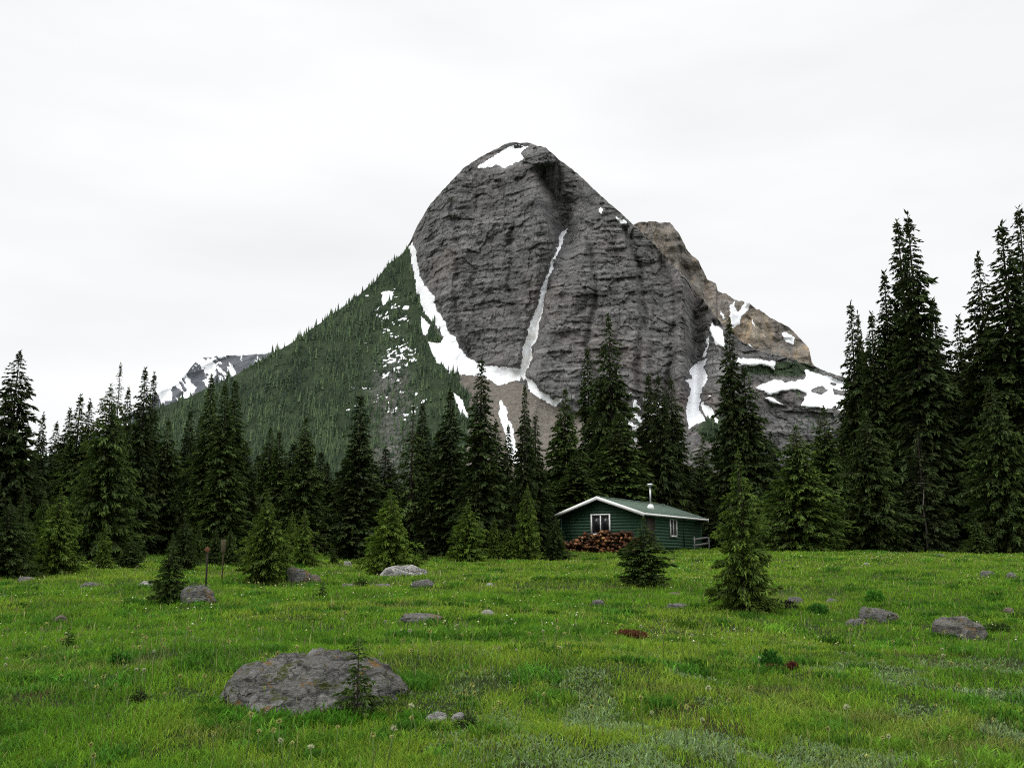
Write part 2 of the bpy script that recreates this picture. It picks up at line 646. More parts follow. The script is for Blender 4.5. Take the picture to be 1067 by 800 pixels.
SNOW = [
    [(497, 176), (508, 166), (522, 157.5), (534, 151.5), (551, 151), (541, 158), (545, 166), (529, 173), (510, 175)],
    [(425, 257), (431.5, 252), (435, 279), (441.6, 298), (452, 309), (455, 322), (466, 340), (476.6, 357), (487.5, 373), (505, 381.5), (544, 384),
     (542, 397), (518, 401), (503, 392), (470, 388), (452.5, 375), (446, 357), (457, 357), (463, 351), (452, 336), (441.6, 325), (435, 309), (430.6, 283)],
    [(591, 237), (588, 248), (580, 266), (573.5, 287), (567, 309), (563.5, 327), (560, 349), (553, 371), (546, 399), (542, 384), (547, 357), (553, 340), (562.5, 305), (575, 272), (586, 241)],
    [(547, 391), (558, 402), (575, 416), (587, 413), (579, 425), (562, 415), (549, 402)],
    [(522, 417), (529, 430), (537, 452), (541, 482), (530, 482), (526, 454), (521, 432)],
    [(472, 408), (482, 418), (489, 436), (481, 433)],
    [(438, 328), (448, 339), (443, 350), (438, 340)],
    [(641, 226), (651, 230), (652, 234), (643, 232)],
    [(624, 217), (628, 219), (627, 223), (624, 221)],
    [(397, 305), (407, 302), (409, 312), (400, 318)],
    [(741, 334), (752, 345), (756, 364), (744, 357), (739, 344)],
    [(741, 350), (733, 372), (731, 371), (738, 352)],
    [(738, 373), (734, 383), (738, 395), (731, 405), (728, 421), (734, 437), (718, 448), (714, 428), (720, 405), (714, 395), (722, 394), (719, 385), (729, 376)],
    [(729, 419), (741, 425), (748, 440), (735, 432)],
    [(768, 374), (780, 372), (809, 377), (808, 385), (796, 381), (770, 380)],
    [(802, 398), (807, 395), (819, 398), (838, 394), (838, 386), (864, 391), (890, 402), (892, 430), (864, 425), (845, 425), (833, 423), (841, 411), (832, 406), (799, 411), (788, 403)],
    [(797, 413), (806, 415), (820, 424), (804, 420)],
    [(216, 330), (216, 330), (216, 330)],
]
HOLES = [[(846, 405), (856, 402), (862, 407), (854, 411), (845, 409)], [(868, 405), (884, 407), (882, 412), (868, 411)], [(866, 398), (872, 399), (871, 402), (866, 401)]]


def main_masks(px, py):
    rock = poly_mask(px, py, [ROCK], 3)
    bench = poly_mask(px, py, [BENCH], 2)
    scree = poly_mask(px, py, [SCREE], 6, 3)
    return rock, bench, scree


def tan_main(px, py):
    rock, bench, scree = main_masks(px, py)
    t = np.full(px.shape, 0.82)
    t = np.where(scree > .5, 0.72, t)
    t = np.where(rock > .5, 2.3, t)
    t = np.where((rock > .5) & (py < 200), 2.3 - 1.5 * sstep(205, 150, py), t)
    t = np.where(bench > .5, 1.3 + 0.8 * fbm(px / 30, py / 9, 8, 3), t)
    s = poly_mask(px, py, SNOW[10:17], 2)
    t = np.where(s > .5, 0.6, t)
    return np.clip(t, .4, 3)


def disp_main(px, py, x, z):
    rock, bench, scree = main_masks(px, py)
    rk = np.clip(blur2(rock + bench, 2), 0, 1)
    d = np.zeros(px.shape)
    # buttresses and flutes (vertical), ledges (horizontal)
    wx = x + 20 * fbm(x / 90, z / 90, 3, 3)
    d += 52 * fbm(wx / 120, z / 420, 21, 4)
    fl = 1 - np.abs(fbm(wx / 44, z / 260, 22, 4))
    d += 14 * (fl - .7)
    zz = z + 10 * fbm(x / 160, z / 200, 9, 3) + 0.03 * np.abs(x - 60)
    led = np.zeros(px.shape)
    for w, a, s in ((52, 3.0, 1), (25, 2.2, 2), (11, 1.5, 3)):
        u = zz / w + 3 * vnoise(x / 400 + s, z / 500)
        k = np.floor(u)
        fr = u - k
        step_a = 0.4 + 1.2 * TAB[(k.astype(int) * 7 + s * 31) & 255, 5]
        led += a * step_a * (sstep(0.55, 1.0, fr) - fr) * (1.6 * sstep(.3, .75, vnoise(x / 55, k * 1.7 + z / 90, s)))
    d += -led * -1.0
    d += 2 * fbm(x / 30, z / 26, 23, 5, .62)
    for bw, bh, am, s_ in ((44, 30, 3.2, 0), (20, 13, 2.2, 1), (9, 6, 1.5, 2)):
        vv_ = (zz + bh * 1.2 * fbm(x / (bw * 2.2), z / (bh * 2.2), 150 + s_, 3)) / bh
        kz = np.floor(vv_).astype(int)
        ux = (x + bw * 1.3 * fbm(x / (bw * 1.6), z / (bh * 2.6), 160 + s_, 3)) / bw + TAB[(kz * 13 + s_) & 255, 17] * 5
        kx = np.floor(ux).astype(int)
        d += am * (TAB[(kx * 7 + s_ * 3) & 255, (kz * 11 + kx) & 255] - .5) * 2
        fr = vv_ - np.floor(vv_)
        d -= am * .10 * (sstep(.0, .25, 1 - fr) - .6)
    d += 3.2 * (1 - np.abs(fbm(x / 17, z / 60, 24, 4, .6)) * 2.2) + 1.8 * fbm(x / 6, z / 7, 25, 3, .7)
    d *= rk
    sn = blur2(poly_mask(px, py, SNOW, 2.4, 1), 2)
    d = d * (1 - .8 * sn)
    # gullies
    g, t = seg_dist(px, py, GULLY)
    d += np.exp(-(g / (17 - 9 * t)) ** 2) * (60 - 52 * t)
    g, t = seg_dist(px, py, CLEFT)
    d += np.exp(-(g / 12) ** 2) * 95 * (1 - .5 * t)
    g, t = seg_dist(px, py, COUL)
    d += np.exp(-(g / 11) ** 2) * 14
    for cr, w, a in ((CRACK, 4, 15), (CRACK2, 3, 10), (CRACK3, 3.5, 15), (CRACK4, 3, 9), (CRACK5, 3, 12)):
        g, t = seg_dist(px + 3 * fbm(px / 20, py / 20, 5, 3), py, cr)
        d += np.exp(-(g / w) ** 2) * a
    # forest slope: broad gullies down the fall line
    ns = 1 - rk
    d += ns * (22 * fbm((px + 0.4 * py) / 60, py / 160, 60, 4) + 5 * fbm(px / 10, py / 10, 61, 4))
    # fade relief into the skyline so that the outline stays put
    return d


def masks_main(px, py, x, Y, z):
    rock, bench, scree = main_masks(px, py)
    snow = poly_mask(px, py, SNOW, 2.4, 1)
    hole = poly_mask(px, py, HOLES, 1.5, 2)
    snow = np.clip(snow - hole, 0, 1)
    # snow remnants between the trees of the slope
    dens = np.exp(-((px - 410 - (py - 330) * .12) / 38) ** 2) * sstep(292, 312, py) * sstep(470, 430, py)
    dens2 = 0.55 * np.exp(-((px - 370) / 40) ** 2) * sstep(345, 370, py) * sstep(500, 460, py)
    n = vnoise((px + .5 * py) / 2.2, py / 1.4, 90) * .55 + vnoise(px / 10, py / 6, 91) * .45
    sp = sstep(0.0, 0.17, n - (0.99 - 0.40 * np.maximum(dens, dens2)))
    snow = np.maximum(snow, sp * (rock < .5) * (bench < .5))
    # rests of snow on the cliffs and the lower bench
    n2 = vnoise(px / 7, py / 3, 95) * .6 + vnoise(px / 22, py / 10, 96) * .4
    sp2 = sstep(0, .05, n2 - 0.86 + .05 * (bench > .5)) * np.maximum(rock * sstep(300, 230, py) * .0, bench * sstep(395, 420, py))
    snow = np.maximum(snow, sp2)
    n3 = vnoise(px / 5, py / 3, 97)
    talus = poly_mask(px, py, [[(655, 408), (690, 420), (712, 447), (712, 470), (640, 470)]], 3, 7)
    snow = np.maximum(snow, talus * sstep(.0, .06, n3 - .66))
    g, t = seg_dist(px, py, GULLY)
    dirt = sstep(.30, .6, vnoise(px / 4, py / 6, 98)) * np.exp(-(g / 10) ** 2) * .4 * sstep(300, 350, py)
    slope = (px < 500) & (rock < .5) & (scree < .5)
    rocky = np.exp(-((px - 408) / 50) ** 2) * sstep(310, 400, py) * .36
    veg = np.where(slope, 0.85 - rocky, 0.0)
    vb = bench * (sstep(.5, .7, vnoise(px / 16, py / 8, 99)) * .7 + sstep(438, 460, py) * .3)
    vm = np.exp(-((px - 815) / 30) ** 2 - ((py - 384) / 6) ** 2) + np.exp(-((px - 745) / 14) ** 2 - ((py - 450) / 14) ** 2)
    veg = np.clip(veg + vb * .5 + vm * .8, 0, 1)
    foot = sstep(24, 4, np.abs(py - (430 + (px - 600) * .1))) * (px > 575) * (px < 712) * rock
    veg = np.clip(veg + .45 * foot, 0, 1)
    och = np.zeros(px.shape)
    sc = np.clip(scree * (rock < .5), 0, 1)
    return {'snow': snow, 'veg': blur2(veg, 1), 'scree': sc, 'ochre': och, 'dirt': dirt}


px_m, py_m, P_m, mk_m = mountain_mesh(
    'mountain', -60, 1130, .85, 500, SKY_MAIN, 598.0,
    lambda p: 1130 + 0.9 * np.abs(p - 560) * (p < 560) * 0.55 + 0.25 * np.maximum(p - 700, 0),
    tan_main, disp_main, masks_main, back=(2.0, 900), rough=1.3)

# ochre ridge behind the right shoulder
SKY_O = [(600, 300), (640, 250), (655, 237), (666, 233), (679, 231), (698, 233), (707, 242), (715, 259), (728, 272), (737, 292), (746, 296), (748, 304), (757, 307),
         (765, 313), (780, 316), (793, 324), (809, 335), (822, 342), (835, 353), (843, 363), (846, 377), (851, 384), (870, 397), (900, 420), (940, 450)]
SNOW_O = [[(759, 319), (765, 314), (766, 322), (770, 324), (776, 315), (781, 317), (770, 338), (762, 342), (760, 330)], [(815, 348), (820, 345), (828, 351), (827, 359), (819, 355)],
          [(773, 353), (786, 363), (782, 362)], [(748, 322), (756, 332), (754, 335)], [(783, 330), (788, 341), (785, 339)]]


def tan_o(px, py):
    return 1.7 + 0.5 * fbm(px / 40, py / 30, 4, 3)


def disp_o(px, py, x, z):
    d = 60 * fbm(x / 150, z / 420, 121, 4) + 60 * (1 - np.abs(fbm(x / 60, z / 240, 122, 4)) - .7) + 12 * fbm(x / 30, z / 30, 123, 5, .6)
    u = z / 40 + fbm(x / 200, z / 200, 5, 3)
    return d + 9 * (sstep(.5, 1, u - np.floor(u)) - (u - np.floor(u)))


mountain_mesh('rock_ridge', 600, 940, 1.0, 220, SKY_O, 470.0, lambda p: 2050 + 0 * p, tan_o, disp_o,
              lambda px, py, x, Y, z: {'snow': poly_mask(px, py, SNOW_O, 2, 9), 'veg': 0 * px, 'scree': 0 * px, 'ochre': np.clip(.42 + .6 * sstep(300, 345, py) * sstep(.35, .6, vnoise(px / 25, py / 25, 3)), 0, .95) + 0 * px, 'dirt': 0 * px},
              back=(2, 900), rough=2.0)

# far snowy mountain at the left
SKY_F = [(60, 470), (120, 440), (150, 421), (165, 409), (176, 405), (183, 402), (190, 394), (200, 381), (209, 374), (222, 372), (240, 371), (262, 370), (290, 366), (340, 372), (400, 390)]


def masks_f(px, py, x, Y, z):
    n = fbm((px - py * .6) / 9, (py + px * .3) / 16, 130, 5, .6)
    s = sstep(-.02, .10, n + .10 * sstep(395, 368, py) - .10 * sstep(205, 240, px) - .11)
    s = np.maximum(s, (px < 180) * sstep(425, 410, py) * sstep(-.3, 0, n))
    return {'snow': s, 'veg': 0 * px, 'scree': 0 * px, 'ochre': 0 * px, 'dirt': 0 * px, 'far_fade': 0 * px + .85}


mountain_mesh('snowy_mountain', 60, 400, 1.0, 140, SKY_F, 470.0, lambda p: 4600 + 0 * p, lambda px, py: 1.0 + 0 * px,
              lambda px, py, x, z: 120 * fbm(x / 300, z / 600, 131, 5) + 90 * (1 - np.abs(fbm((x - z) / 220, z / 300, 132, 4))), masks_f, back=(2, 1500), rough=1.6)


# forest that covers the left slope: far too many trees to count
def slope_forest():
    H, W = px_m.shape
    veg = mk_m['veg']
    snow = mk_m['snow']
    N = 420000
    r = rng.integers(4, H - 1, N)
    c = rng.integers(0, W - 1, N)
    pxx, pyy = px_m[r, c], py_m[r, c]
    rowh = (py_m[0, c] - py_m[-1, c]) / H
    p = veg[r, c] * (snow[r, c] < .3)
    clump = vnoise(pxx / 12, pyy / 10, 140) * .6 + vnoise(pxx / 5, pyy / 5, 141) * .4
    p = p * (0.12 + 1.2 * sstep(.3, .6, clump)) * rowh
    thin = np.exp(-((pxx - 415) / 38) ** 2) * sstep(285, 310, pyy)
    p = p * (1 - .5 * thin)
    p = np.where(pxx > 500, p * .9, p)
    edge = r >= H - 3
    p = np.where(edge, p * 2.5, p)
    keep = (rng.random(N) < p * 0.50) & (pyy < 515) & (pxx > 20) & (pxx < 920)
    r, c = r[keep], c[keep]
    P = P_m[r, c]
    n = len(P)
    pxx = px_m[r, c]
    h = P[:, 1] / F * np.clip(np.exp(rng.normal(1.62, .40, n)), 2.3, 12) * (1 - .3 * sstep(330, 280, py_m[r, c]))
    h = np.where(pxx > 500, h * .55, h)
    tone_t = np.clip(.45 + .5 * (vnoise(pxx / 30, py_m[r, c] / 22, 150) - .5) + rng.normal(0, .27, n), 0, 1)
    vs, fs, ts = [], [], []
    S = 6
    tiers = ((0.0, .55, 1.0), (.28, .78, .72), (.55, 1.0, .45))
    off = 0
    V = np.zeros((n, 3 * (S + 1), 3))
    T = np.zeros((n, 3 * (S + 1)))
    rad = h * rng.uniform(.13, .2, n)
    a0 = rng.random(n) * 6.28
    for k, (z0, z1, q) in enumerate(tiers):
        for s_ in range(S):
            a = a0 + s_ * 6.283 / S + k * .5
            rr = rad * q * rng.uniform(.65, 1.25, n)
            V[:, k * (S + 1) + s_] = np.stack([P[:, 0] + np.cos(a) * rr, P[:, 1] + np.sin(a) * rr, P[:, 2] + h * (z0 + rng.uniform(-.03, .05, n)) - 1.0], -1)
            T[:, k * (S + 1) + s_] = np.clip(tone_t + rng.normal(0, .1, n), 0, 1)
        V[:, k * (S + 1) + S] = np.stack([P[:, 0], P[:, 1], P[:, 2] + h * z1], -1)
        T[:, k * (S + 1) + S] = np.clip(tone_t + .08, 0, 1)
    base = []
    for k in range(3):
        for s_ in range(S):
            base.append((k * (S + 1) + s_, k * (S + 1) + (s_ + 1) % S, k * (S + 1) + S))
    base = np.array(base)
    Fc = (base[None] + (np.arange(n) * 3 * (S + 1))[:, None, None]).reshape(-1, 3)
    me = new_mesh('slope_forest', V.reshape(-1, 3), Fc, np.full(len(Fc), 3), [M['slope_needles']], False, {'tone': T.ravel()})
    o = link('slope_forest', me)
    tag(o, 'green conifer forest covering the mountain slope', 'forest', kind='stuff')
    print('slope trees', n)


slope_forest()


# ------------------------------------------------------------------ conifers
def conifer(seed, H, Rb, cb=0.04, levels=40, per=6, droop=0.35, tipup=0.25, dens=1.0, pw=0.85, irreg=0.2, tw=0.3, twmax=0.5, gap=0.05, top=0.0, rise=0.15, wid=0.26, tips=0.3):
    """returns (trunk mesh, crown mesh): whorled branches carrying needle sprays"""
    g = np.random.default_rng(seed)
    V, Q, T = [], [], []
    off = 0
    tv = MB()
    r0 = 0.0115 * H + 0.004
    lean = g.normal(0, .006, 2)
    zs = np.linspace(-0.03, 1, 9)
    tv.tube([(lean[0] * H * z * z, lean[1] * H * z * z, z * H) for z in zs], [r0 * (1 - .93 * max(0, z)) * (1.25 if z < 0.03 else 1) for z in zs], 8)
    lobe = g.random(8) * 6.28
    for i in range(levels):
        hl = cb + (1 - cb) * (i / levels) ** .88
        n = max(3, int(round(per * (1 - .45 * (i / levels)))))
        az0 = g.random() * 6.28
        clump = 1 + g.normal(0, irreg * .8)
        for b in range(n):
            h = min(max(hl + g.uniform(-.6, .6) * (1 - cb) / levels, cb * .7), .985)
            u = (h - cb) / (1 - cb)
            prof = max(0.0, 1 - u) ** pw
            prof *= 1 if u > .06 else .85
            if g.random() < gap:
                continue
            az = az0 + (b + g.uniform(-.35, .35)) * 6.2832 / n
            L = Rb * prof * clump * (1 + g.normal(0, irreg)) * (1 + .16 * math.sin(az * 2 + lobe[0] + h * 9))
            L = max(L, 0.018 * H * (1 - .6 * u) + .01)
            tfac = 1.0
            if top and u > 1 - top:
                tfac = .35
                L *= .75
            ca, sa = math.cos(az), math.sin(az)
            out = np.array([ca, sa, 0.0])
            side = np.array([-sa, ca, 0.0])
            up = np.array([0, 0, 1.0])
            ri = rise + .55 * u
            dr = droop * (1 - .5 * u) * g.uniform(.6, 1.4)
            base = np.array([lean[0] * H * h * h, lean[1] * H * h * h, h * H])

            def ax(t):
                t = np.asarray(t)[..., None]
                return base + out * (L * t) + up * (L * (ri * t - (dr + ri) * t ** 2 * 1.15 + tipup * t ** 3))
            tw_n = int(max(5, dens * (7 + 15 * (L / Rb if Rb else 1)) * tfac))
            t = 0.10 + .9 * g.random(tw_n) ** .75
            p = ax(t)
            tan = ax(np.minimum(t + .05, 1.05)) - ax(t - .02)
            tan /= np.linalg.norm(tan, axis=1)[:, None] + 1e-9
            sg = np.where(g.random(tw_n) < .5, -1.0, 1.0)
            an = g.uniform(.35, 1.15, tw_n) * (1 - .55 * t)
            d = tan * np.cos(an)[:, None] + side * (np.sin(an) * sg)[:, None] + up * g.normal(-.30, .36, tw_n)[:, None]
            d /= np.linalg.norm(d, axis=1)[:, None]
            ln = np.clip(tw * L, .012 * H, twmax) * g.uniform(.55, 1.25, tw_n) * (1.05 - .35 * t)
            ws = ln * wid * g.uniform(.75, 1.35, tw_n)
            nrm = np.cross(d, up)
            nrm /= np.linalg.norm(nrm, axis=1)[:, None] + 1e-9
            nr2 = np.cross(d, nrm)
            roll = g.normal(0, .5, tw_n)
            n1 = nrm * np.cos(roll)[:, None] + nr2 * np.sin(roll)[:, None]
            n2 = -nrm * np.sin(roll)[:, None] + nr2 * np.cos(roll)[:, None]
            m = p + d * (ln * .42)[:, None]
            tip = p + d * ln[:, None] + up * (g.normal(-.04, .08, tw_n) * ln)[:, None]
            vv = np.stack([p, m + n1 * ws[:, None] / 2, tip, m - n1 * ws[:, None] / 2, m + n2 * (ws * .45)[:, None], m - n2 * (ws * .45)[:, None]], 1)
            V.append(vv.reshape(-1, 3))
            k = off + np.arange(tw_n)[:, None] * 6
            Q.append(np.concatenate([k + np.array([0, 1, 2, 3]), k + np.array([0, 4, 2, 5])], 0))
            off += tw_n * 6
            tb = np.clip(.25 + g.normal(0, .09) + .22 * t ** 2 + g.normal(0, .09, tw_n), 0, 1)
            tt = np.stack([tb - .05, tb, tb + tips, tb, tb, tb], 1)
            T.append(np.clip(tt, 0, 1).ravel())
            if L > .05 * H or tfac < 1:
                rb = 0.008 * L + .0016 * H
                pts = ax(np.array([0., .45, .9]))
                tv.tube([tuple(q) for q in pts], [rb, rb * .7, rb * .25], 3, 0, False)
    # leader
    kz = np.linspace(.93, 1.0, 7)
    tn = 28
    zt = g.uniform(.93, 1.0, tn)
    az = g.random(tn) * 6.28
    p = np.stack([lean[0] * H * zt * zt, lean[1] * H * zt * zt, zt * H], 1)
    d = np.stack([np.cos(az) * .6, np.sin(az) * .6, np.full(tn, .75)], 1)
    ln = .022 * H * g.uniform(.7, 1.2, tn)
    n1 = np.stack([-np.sin(az), np.cos(az), 0 * az], 1)
    m = p + d * (ln * .4)[:, None]
    vv = np.stack([p, m + n1 * (ln * .17)[:, None], p + d * ln[:, None], m - n1 * (ln * .17)[:, None]], 1)
    V.append(vv.reshape(-1, 3))
    Q.append(off + np.arange(tn)[:, None] * 4 + np.array([0, 1, 2, 3]))
    T.append(np.full(tn * 4, .4))
    V = np.concatenate(V)
    Q = np.concatenate(Q)
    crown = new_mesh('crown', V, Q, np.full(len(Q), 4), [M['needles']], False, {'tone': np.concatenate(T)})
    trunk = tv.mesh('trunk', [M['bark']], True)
    return trunk, crown


KINDS = {}


def kind(name, seeds, H, Rb, **kw):
    KINDS[name] = (H, Rb, [conifer(s, H, Rb, **kw) for s in seeds])


kind('spire', (101, 102, 103, 104), 18.0, 1.55, cb=.03, levels=92, per=9, droop=.5, tipup=.3, dens=1.05, pw=.60, irreg=.17, tw=.50, twmax=.70, gap=.06, rise=.05, wid=.36)
kind('tall', (111, 112, 113, 114), 14.0, 2.1, cb=.02, levels=80, per=10, droop=.42, tipup=.3, dens=1.15, pw=.70, irreg=.16, tw=.40, twmax=.70, gap=.05, rise=.05, wid=.36)
kind('sparse', (121, 122), 14.0, 1.75, cb=.04, levels=66, per=7, droop=.42, tipup=.25, dens=.95, pw=.72, irreg=.24, tw=.38, twmax=.6, gap=.14, top=.22, rise=.1, wid=.30)
kind('broad', (131, 132, 133), 9.0, 2.4, cb=.015, levels=58, per=13, droop=.32, tipup=.28, dens=1.6, pw=.74, irreg=.19, tw=.30, twmax=.5, gap=.02, rise=.12, wid=.34)
kind('young', (141, 142, 143, 144), 3.0, 0.85, cb=.02, levels=40, per=12, droop=.26, tipup=.28, dens=2.5, pw=.80, irreg=.21, tw=.30, twmax=.22, gap=.02, rise=.18, wid=.30, tips=.4)
kind('open', (151, 152), 3.0, 0.72, cb=.03, levels=38, per=10, droop=.34, tipup=.34, dens=2.5, pw=.80, irreg=.18, tw=.30, twmax=.20, gap=.07, rise=.16, wid=.28, tips=.4)
kind('seedling', (161, 162), 0.8, 0.24, cb=.06, levels=20, per=7, droop=.12, tipup=.22, dens=1.3, pw=.8, irreg=.25, tw=.40, twmax=.09, gap=.08, rise=.22, wid=.22)

_cnt = {}


def tree(kindname, px, top, base=None, Y=None, hw=None, label='', group=None, tint=(1, 1, 1), name='conifer_tree', cat='tree', rz=None, sink=0.0):
    H0, R0, vs = KINDS[kindname]
    if base is not None:
        x, y, z = ground_at(px, base)
        if y > 43:
            y = 43.0
            x = float(at_depth(px, base, y)[0])
            z = float(gh(x, y))
    else:
        y = Y
        mid = (top + 570) / 2
        x = float(at_depth(px, mid, y)[0])
        z = float(gh(x, y))
    ztop = float(at_depth(px, top, y)[2])
    H = max(.15, ztop - z)
    rad = hw / F * y * (.86 if kindname in ('young', 'open', 'seedling') else (.92 if kindname == 'spire' and px < 880 else 1.02)) if hw else R0 * H / H0
    i = _cnt.get(kindname, 0)
    _cnt[kindname] = i + 1
    tm, cm = vs[i % len(vs)]
    o = empty(name, (x, y, z - sink), random.random() * 6.28 if rz is None else rz)
    o.scale = (rad / R0, rad / R0, H / H0)
    t = link('trunk', tm, o)
    c = link('crown', cm, o)
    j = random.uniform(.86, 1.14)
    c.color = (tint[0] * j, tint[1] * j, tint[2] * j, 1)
    tag(o, label, cat, group)
    return o


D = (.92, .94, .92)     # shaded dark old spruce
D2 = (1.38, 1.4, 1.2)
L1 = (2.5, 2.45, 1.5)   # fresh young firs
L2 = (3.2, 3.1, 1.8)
FOREST = 'tall dark conifers along the forest edge'
YOUNG = 'young firs at the edge of the meadow'
# kind, px, top, Y, half width px, tint, label
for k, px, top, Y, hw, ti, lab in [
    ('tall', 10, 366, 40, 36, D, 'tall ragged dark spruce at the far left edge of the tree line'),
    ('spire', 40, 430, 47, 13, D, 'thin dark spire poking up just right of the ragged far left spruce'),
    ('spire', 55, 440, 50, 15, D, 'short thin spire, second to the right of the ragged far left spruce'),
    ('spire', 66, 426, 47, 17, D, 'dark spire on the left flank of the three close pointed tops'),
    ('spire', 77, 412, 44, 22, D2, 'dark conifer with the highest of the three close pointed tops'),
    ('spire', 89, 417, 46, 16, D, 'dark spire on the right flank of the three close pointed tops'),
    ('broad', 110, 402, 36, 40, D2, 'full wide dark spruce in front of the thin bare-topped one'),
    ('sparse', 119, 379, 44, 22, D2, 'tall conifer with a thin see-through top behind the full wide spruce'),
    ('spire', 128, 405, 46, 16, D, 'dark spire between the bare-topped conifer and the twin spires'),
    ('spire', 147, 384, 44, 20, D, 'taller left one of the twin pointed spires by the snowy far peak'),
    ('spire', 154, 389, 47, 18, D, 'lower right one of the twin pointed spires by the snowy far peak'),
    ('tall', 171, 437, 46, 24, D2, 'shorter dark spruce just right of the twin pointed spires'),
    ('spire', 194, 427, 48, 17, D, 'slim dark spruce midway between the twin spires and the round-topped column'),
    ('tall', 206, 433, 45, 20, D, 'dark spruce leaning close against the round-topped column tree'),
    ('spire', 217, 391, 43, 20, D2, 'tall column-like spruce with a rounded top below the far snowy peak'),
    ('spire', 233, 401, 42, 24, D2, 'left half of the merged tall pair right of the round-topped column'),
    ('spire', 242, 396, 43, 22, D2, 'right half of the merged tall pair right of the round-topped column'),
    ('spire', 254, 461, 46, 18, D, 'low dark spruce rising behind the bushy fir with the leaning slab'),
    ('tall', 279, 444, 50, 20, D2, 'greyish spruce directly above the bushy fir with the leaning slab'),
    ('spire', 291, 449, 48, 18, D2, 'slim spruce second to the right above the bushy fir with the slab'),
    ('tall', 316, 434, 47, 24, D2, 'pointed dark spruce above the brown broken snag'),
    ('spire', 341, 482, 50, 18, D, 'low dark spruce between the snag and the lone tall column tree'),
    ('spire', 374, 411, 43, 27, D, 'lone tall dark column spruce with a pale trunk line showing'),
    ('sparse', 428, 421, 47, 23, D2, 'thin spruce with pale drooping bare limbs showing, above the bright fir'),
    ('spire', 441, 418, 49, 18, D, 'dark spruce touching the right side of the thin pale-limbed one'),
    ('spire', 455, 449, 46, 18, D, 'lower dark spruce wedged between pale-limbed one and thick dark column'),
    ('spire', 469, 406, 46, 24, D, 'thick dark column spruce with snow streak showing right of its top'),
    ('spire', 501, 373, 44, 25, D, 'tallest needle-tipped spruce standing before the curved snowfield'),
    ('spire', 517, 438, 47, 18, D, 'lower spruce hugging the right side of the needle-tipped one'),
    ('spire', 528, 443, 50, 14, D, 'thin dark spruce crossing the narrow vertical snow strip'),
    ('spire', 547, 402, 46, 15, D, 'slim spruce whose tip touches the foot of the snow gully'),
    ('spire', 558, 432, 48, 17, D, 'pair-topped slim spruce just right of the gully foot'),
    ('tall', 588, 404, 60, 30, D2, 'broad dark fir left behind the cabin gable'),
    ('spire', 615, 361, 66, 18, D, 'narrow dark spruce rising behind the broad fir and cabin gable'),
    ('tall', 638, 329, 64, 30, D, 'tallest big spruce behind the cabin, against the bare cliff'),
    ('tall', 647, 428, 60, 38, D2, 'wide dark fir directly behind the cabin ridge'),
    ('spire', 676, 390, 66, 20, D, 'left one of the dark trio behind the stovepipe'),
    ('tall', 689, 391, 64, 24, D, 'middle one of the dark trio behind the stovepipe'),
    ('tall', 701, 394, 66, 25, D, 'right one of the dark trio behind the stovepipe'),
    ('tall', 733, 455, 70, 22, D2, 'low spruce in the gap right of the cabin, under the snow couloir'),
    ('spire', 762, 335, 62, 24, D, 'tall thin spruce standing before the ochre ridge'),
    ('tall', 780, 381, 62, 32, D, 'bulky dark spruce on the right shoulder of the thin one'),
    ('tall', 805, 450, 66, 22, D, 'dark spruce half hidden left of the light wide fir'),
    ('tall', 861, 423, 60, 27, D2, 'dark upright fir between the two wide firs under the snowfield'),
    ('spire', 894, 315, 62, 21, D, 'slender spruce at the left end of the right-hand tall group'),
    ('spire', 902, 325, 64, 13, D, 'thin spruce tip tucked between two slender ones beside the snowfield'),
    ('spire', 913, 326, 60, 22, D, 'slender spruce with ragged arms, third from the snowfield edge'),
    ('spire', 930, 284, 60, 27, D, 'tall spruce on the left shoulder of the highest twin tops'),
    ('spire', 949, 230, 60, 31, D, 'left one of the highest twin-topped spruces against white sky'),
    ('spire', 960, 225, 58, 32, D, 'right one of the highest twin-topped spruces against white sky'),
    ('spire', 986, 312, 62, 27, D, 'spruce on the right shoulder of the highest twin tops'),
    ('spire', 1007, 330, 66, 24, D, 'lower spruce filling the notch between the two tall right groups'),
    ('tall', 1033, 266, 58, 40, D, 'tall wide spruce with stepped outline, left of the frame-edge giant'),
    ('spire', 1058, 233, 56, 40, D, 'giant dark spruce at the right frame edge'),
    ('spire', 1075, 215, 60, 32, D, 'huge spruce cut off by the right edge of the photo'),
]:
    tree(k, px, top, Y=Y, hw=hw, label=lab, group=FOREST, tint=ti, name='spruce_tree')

# wide lighter trees that stand just in front of the dark wall of forest
for k, px, top, Y, hw, ti, lab in [
    ('broad', 832, 443, 50, 40, (1.8, 1.8, 1.3), 'full wide mid-green fir at meadow edge right of the tall meadow fir'),
    ('broad', 906, 430, 52, 36, (1.05, 1.06, .95), 'dark full fir below the slender trio at the snowfield edge'),
    ('sparse', 961, 445, 52, 28, (.85, .85, .75), 'thin spruce with a pale dead trunk showing low in the right forest'),
    ('broad', 1040, 395, 52, 40, (1.1, 1.12, .95), 'huge leafy green fir in front of the right frame-edge giants'),
    ('broad', 1018, 540, 50, 12, D2, 'tiny dark fir at the foot of the huge right-hand fir'),
    ('tall', 600, 470, 58, 34, D2, 'dark fir hugging the left wall of the cabin'),
]:
    tree(k, px, top, Y=Y, hw=hw, label=lab, group='firs along the front of the forest', tint=ti, name='fir_tree')

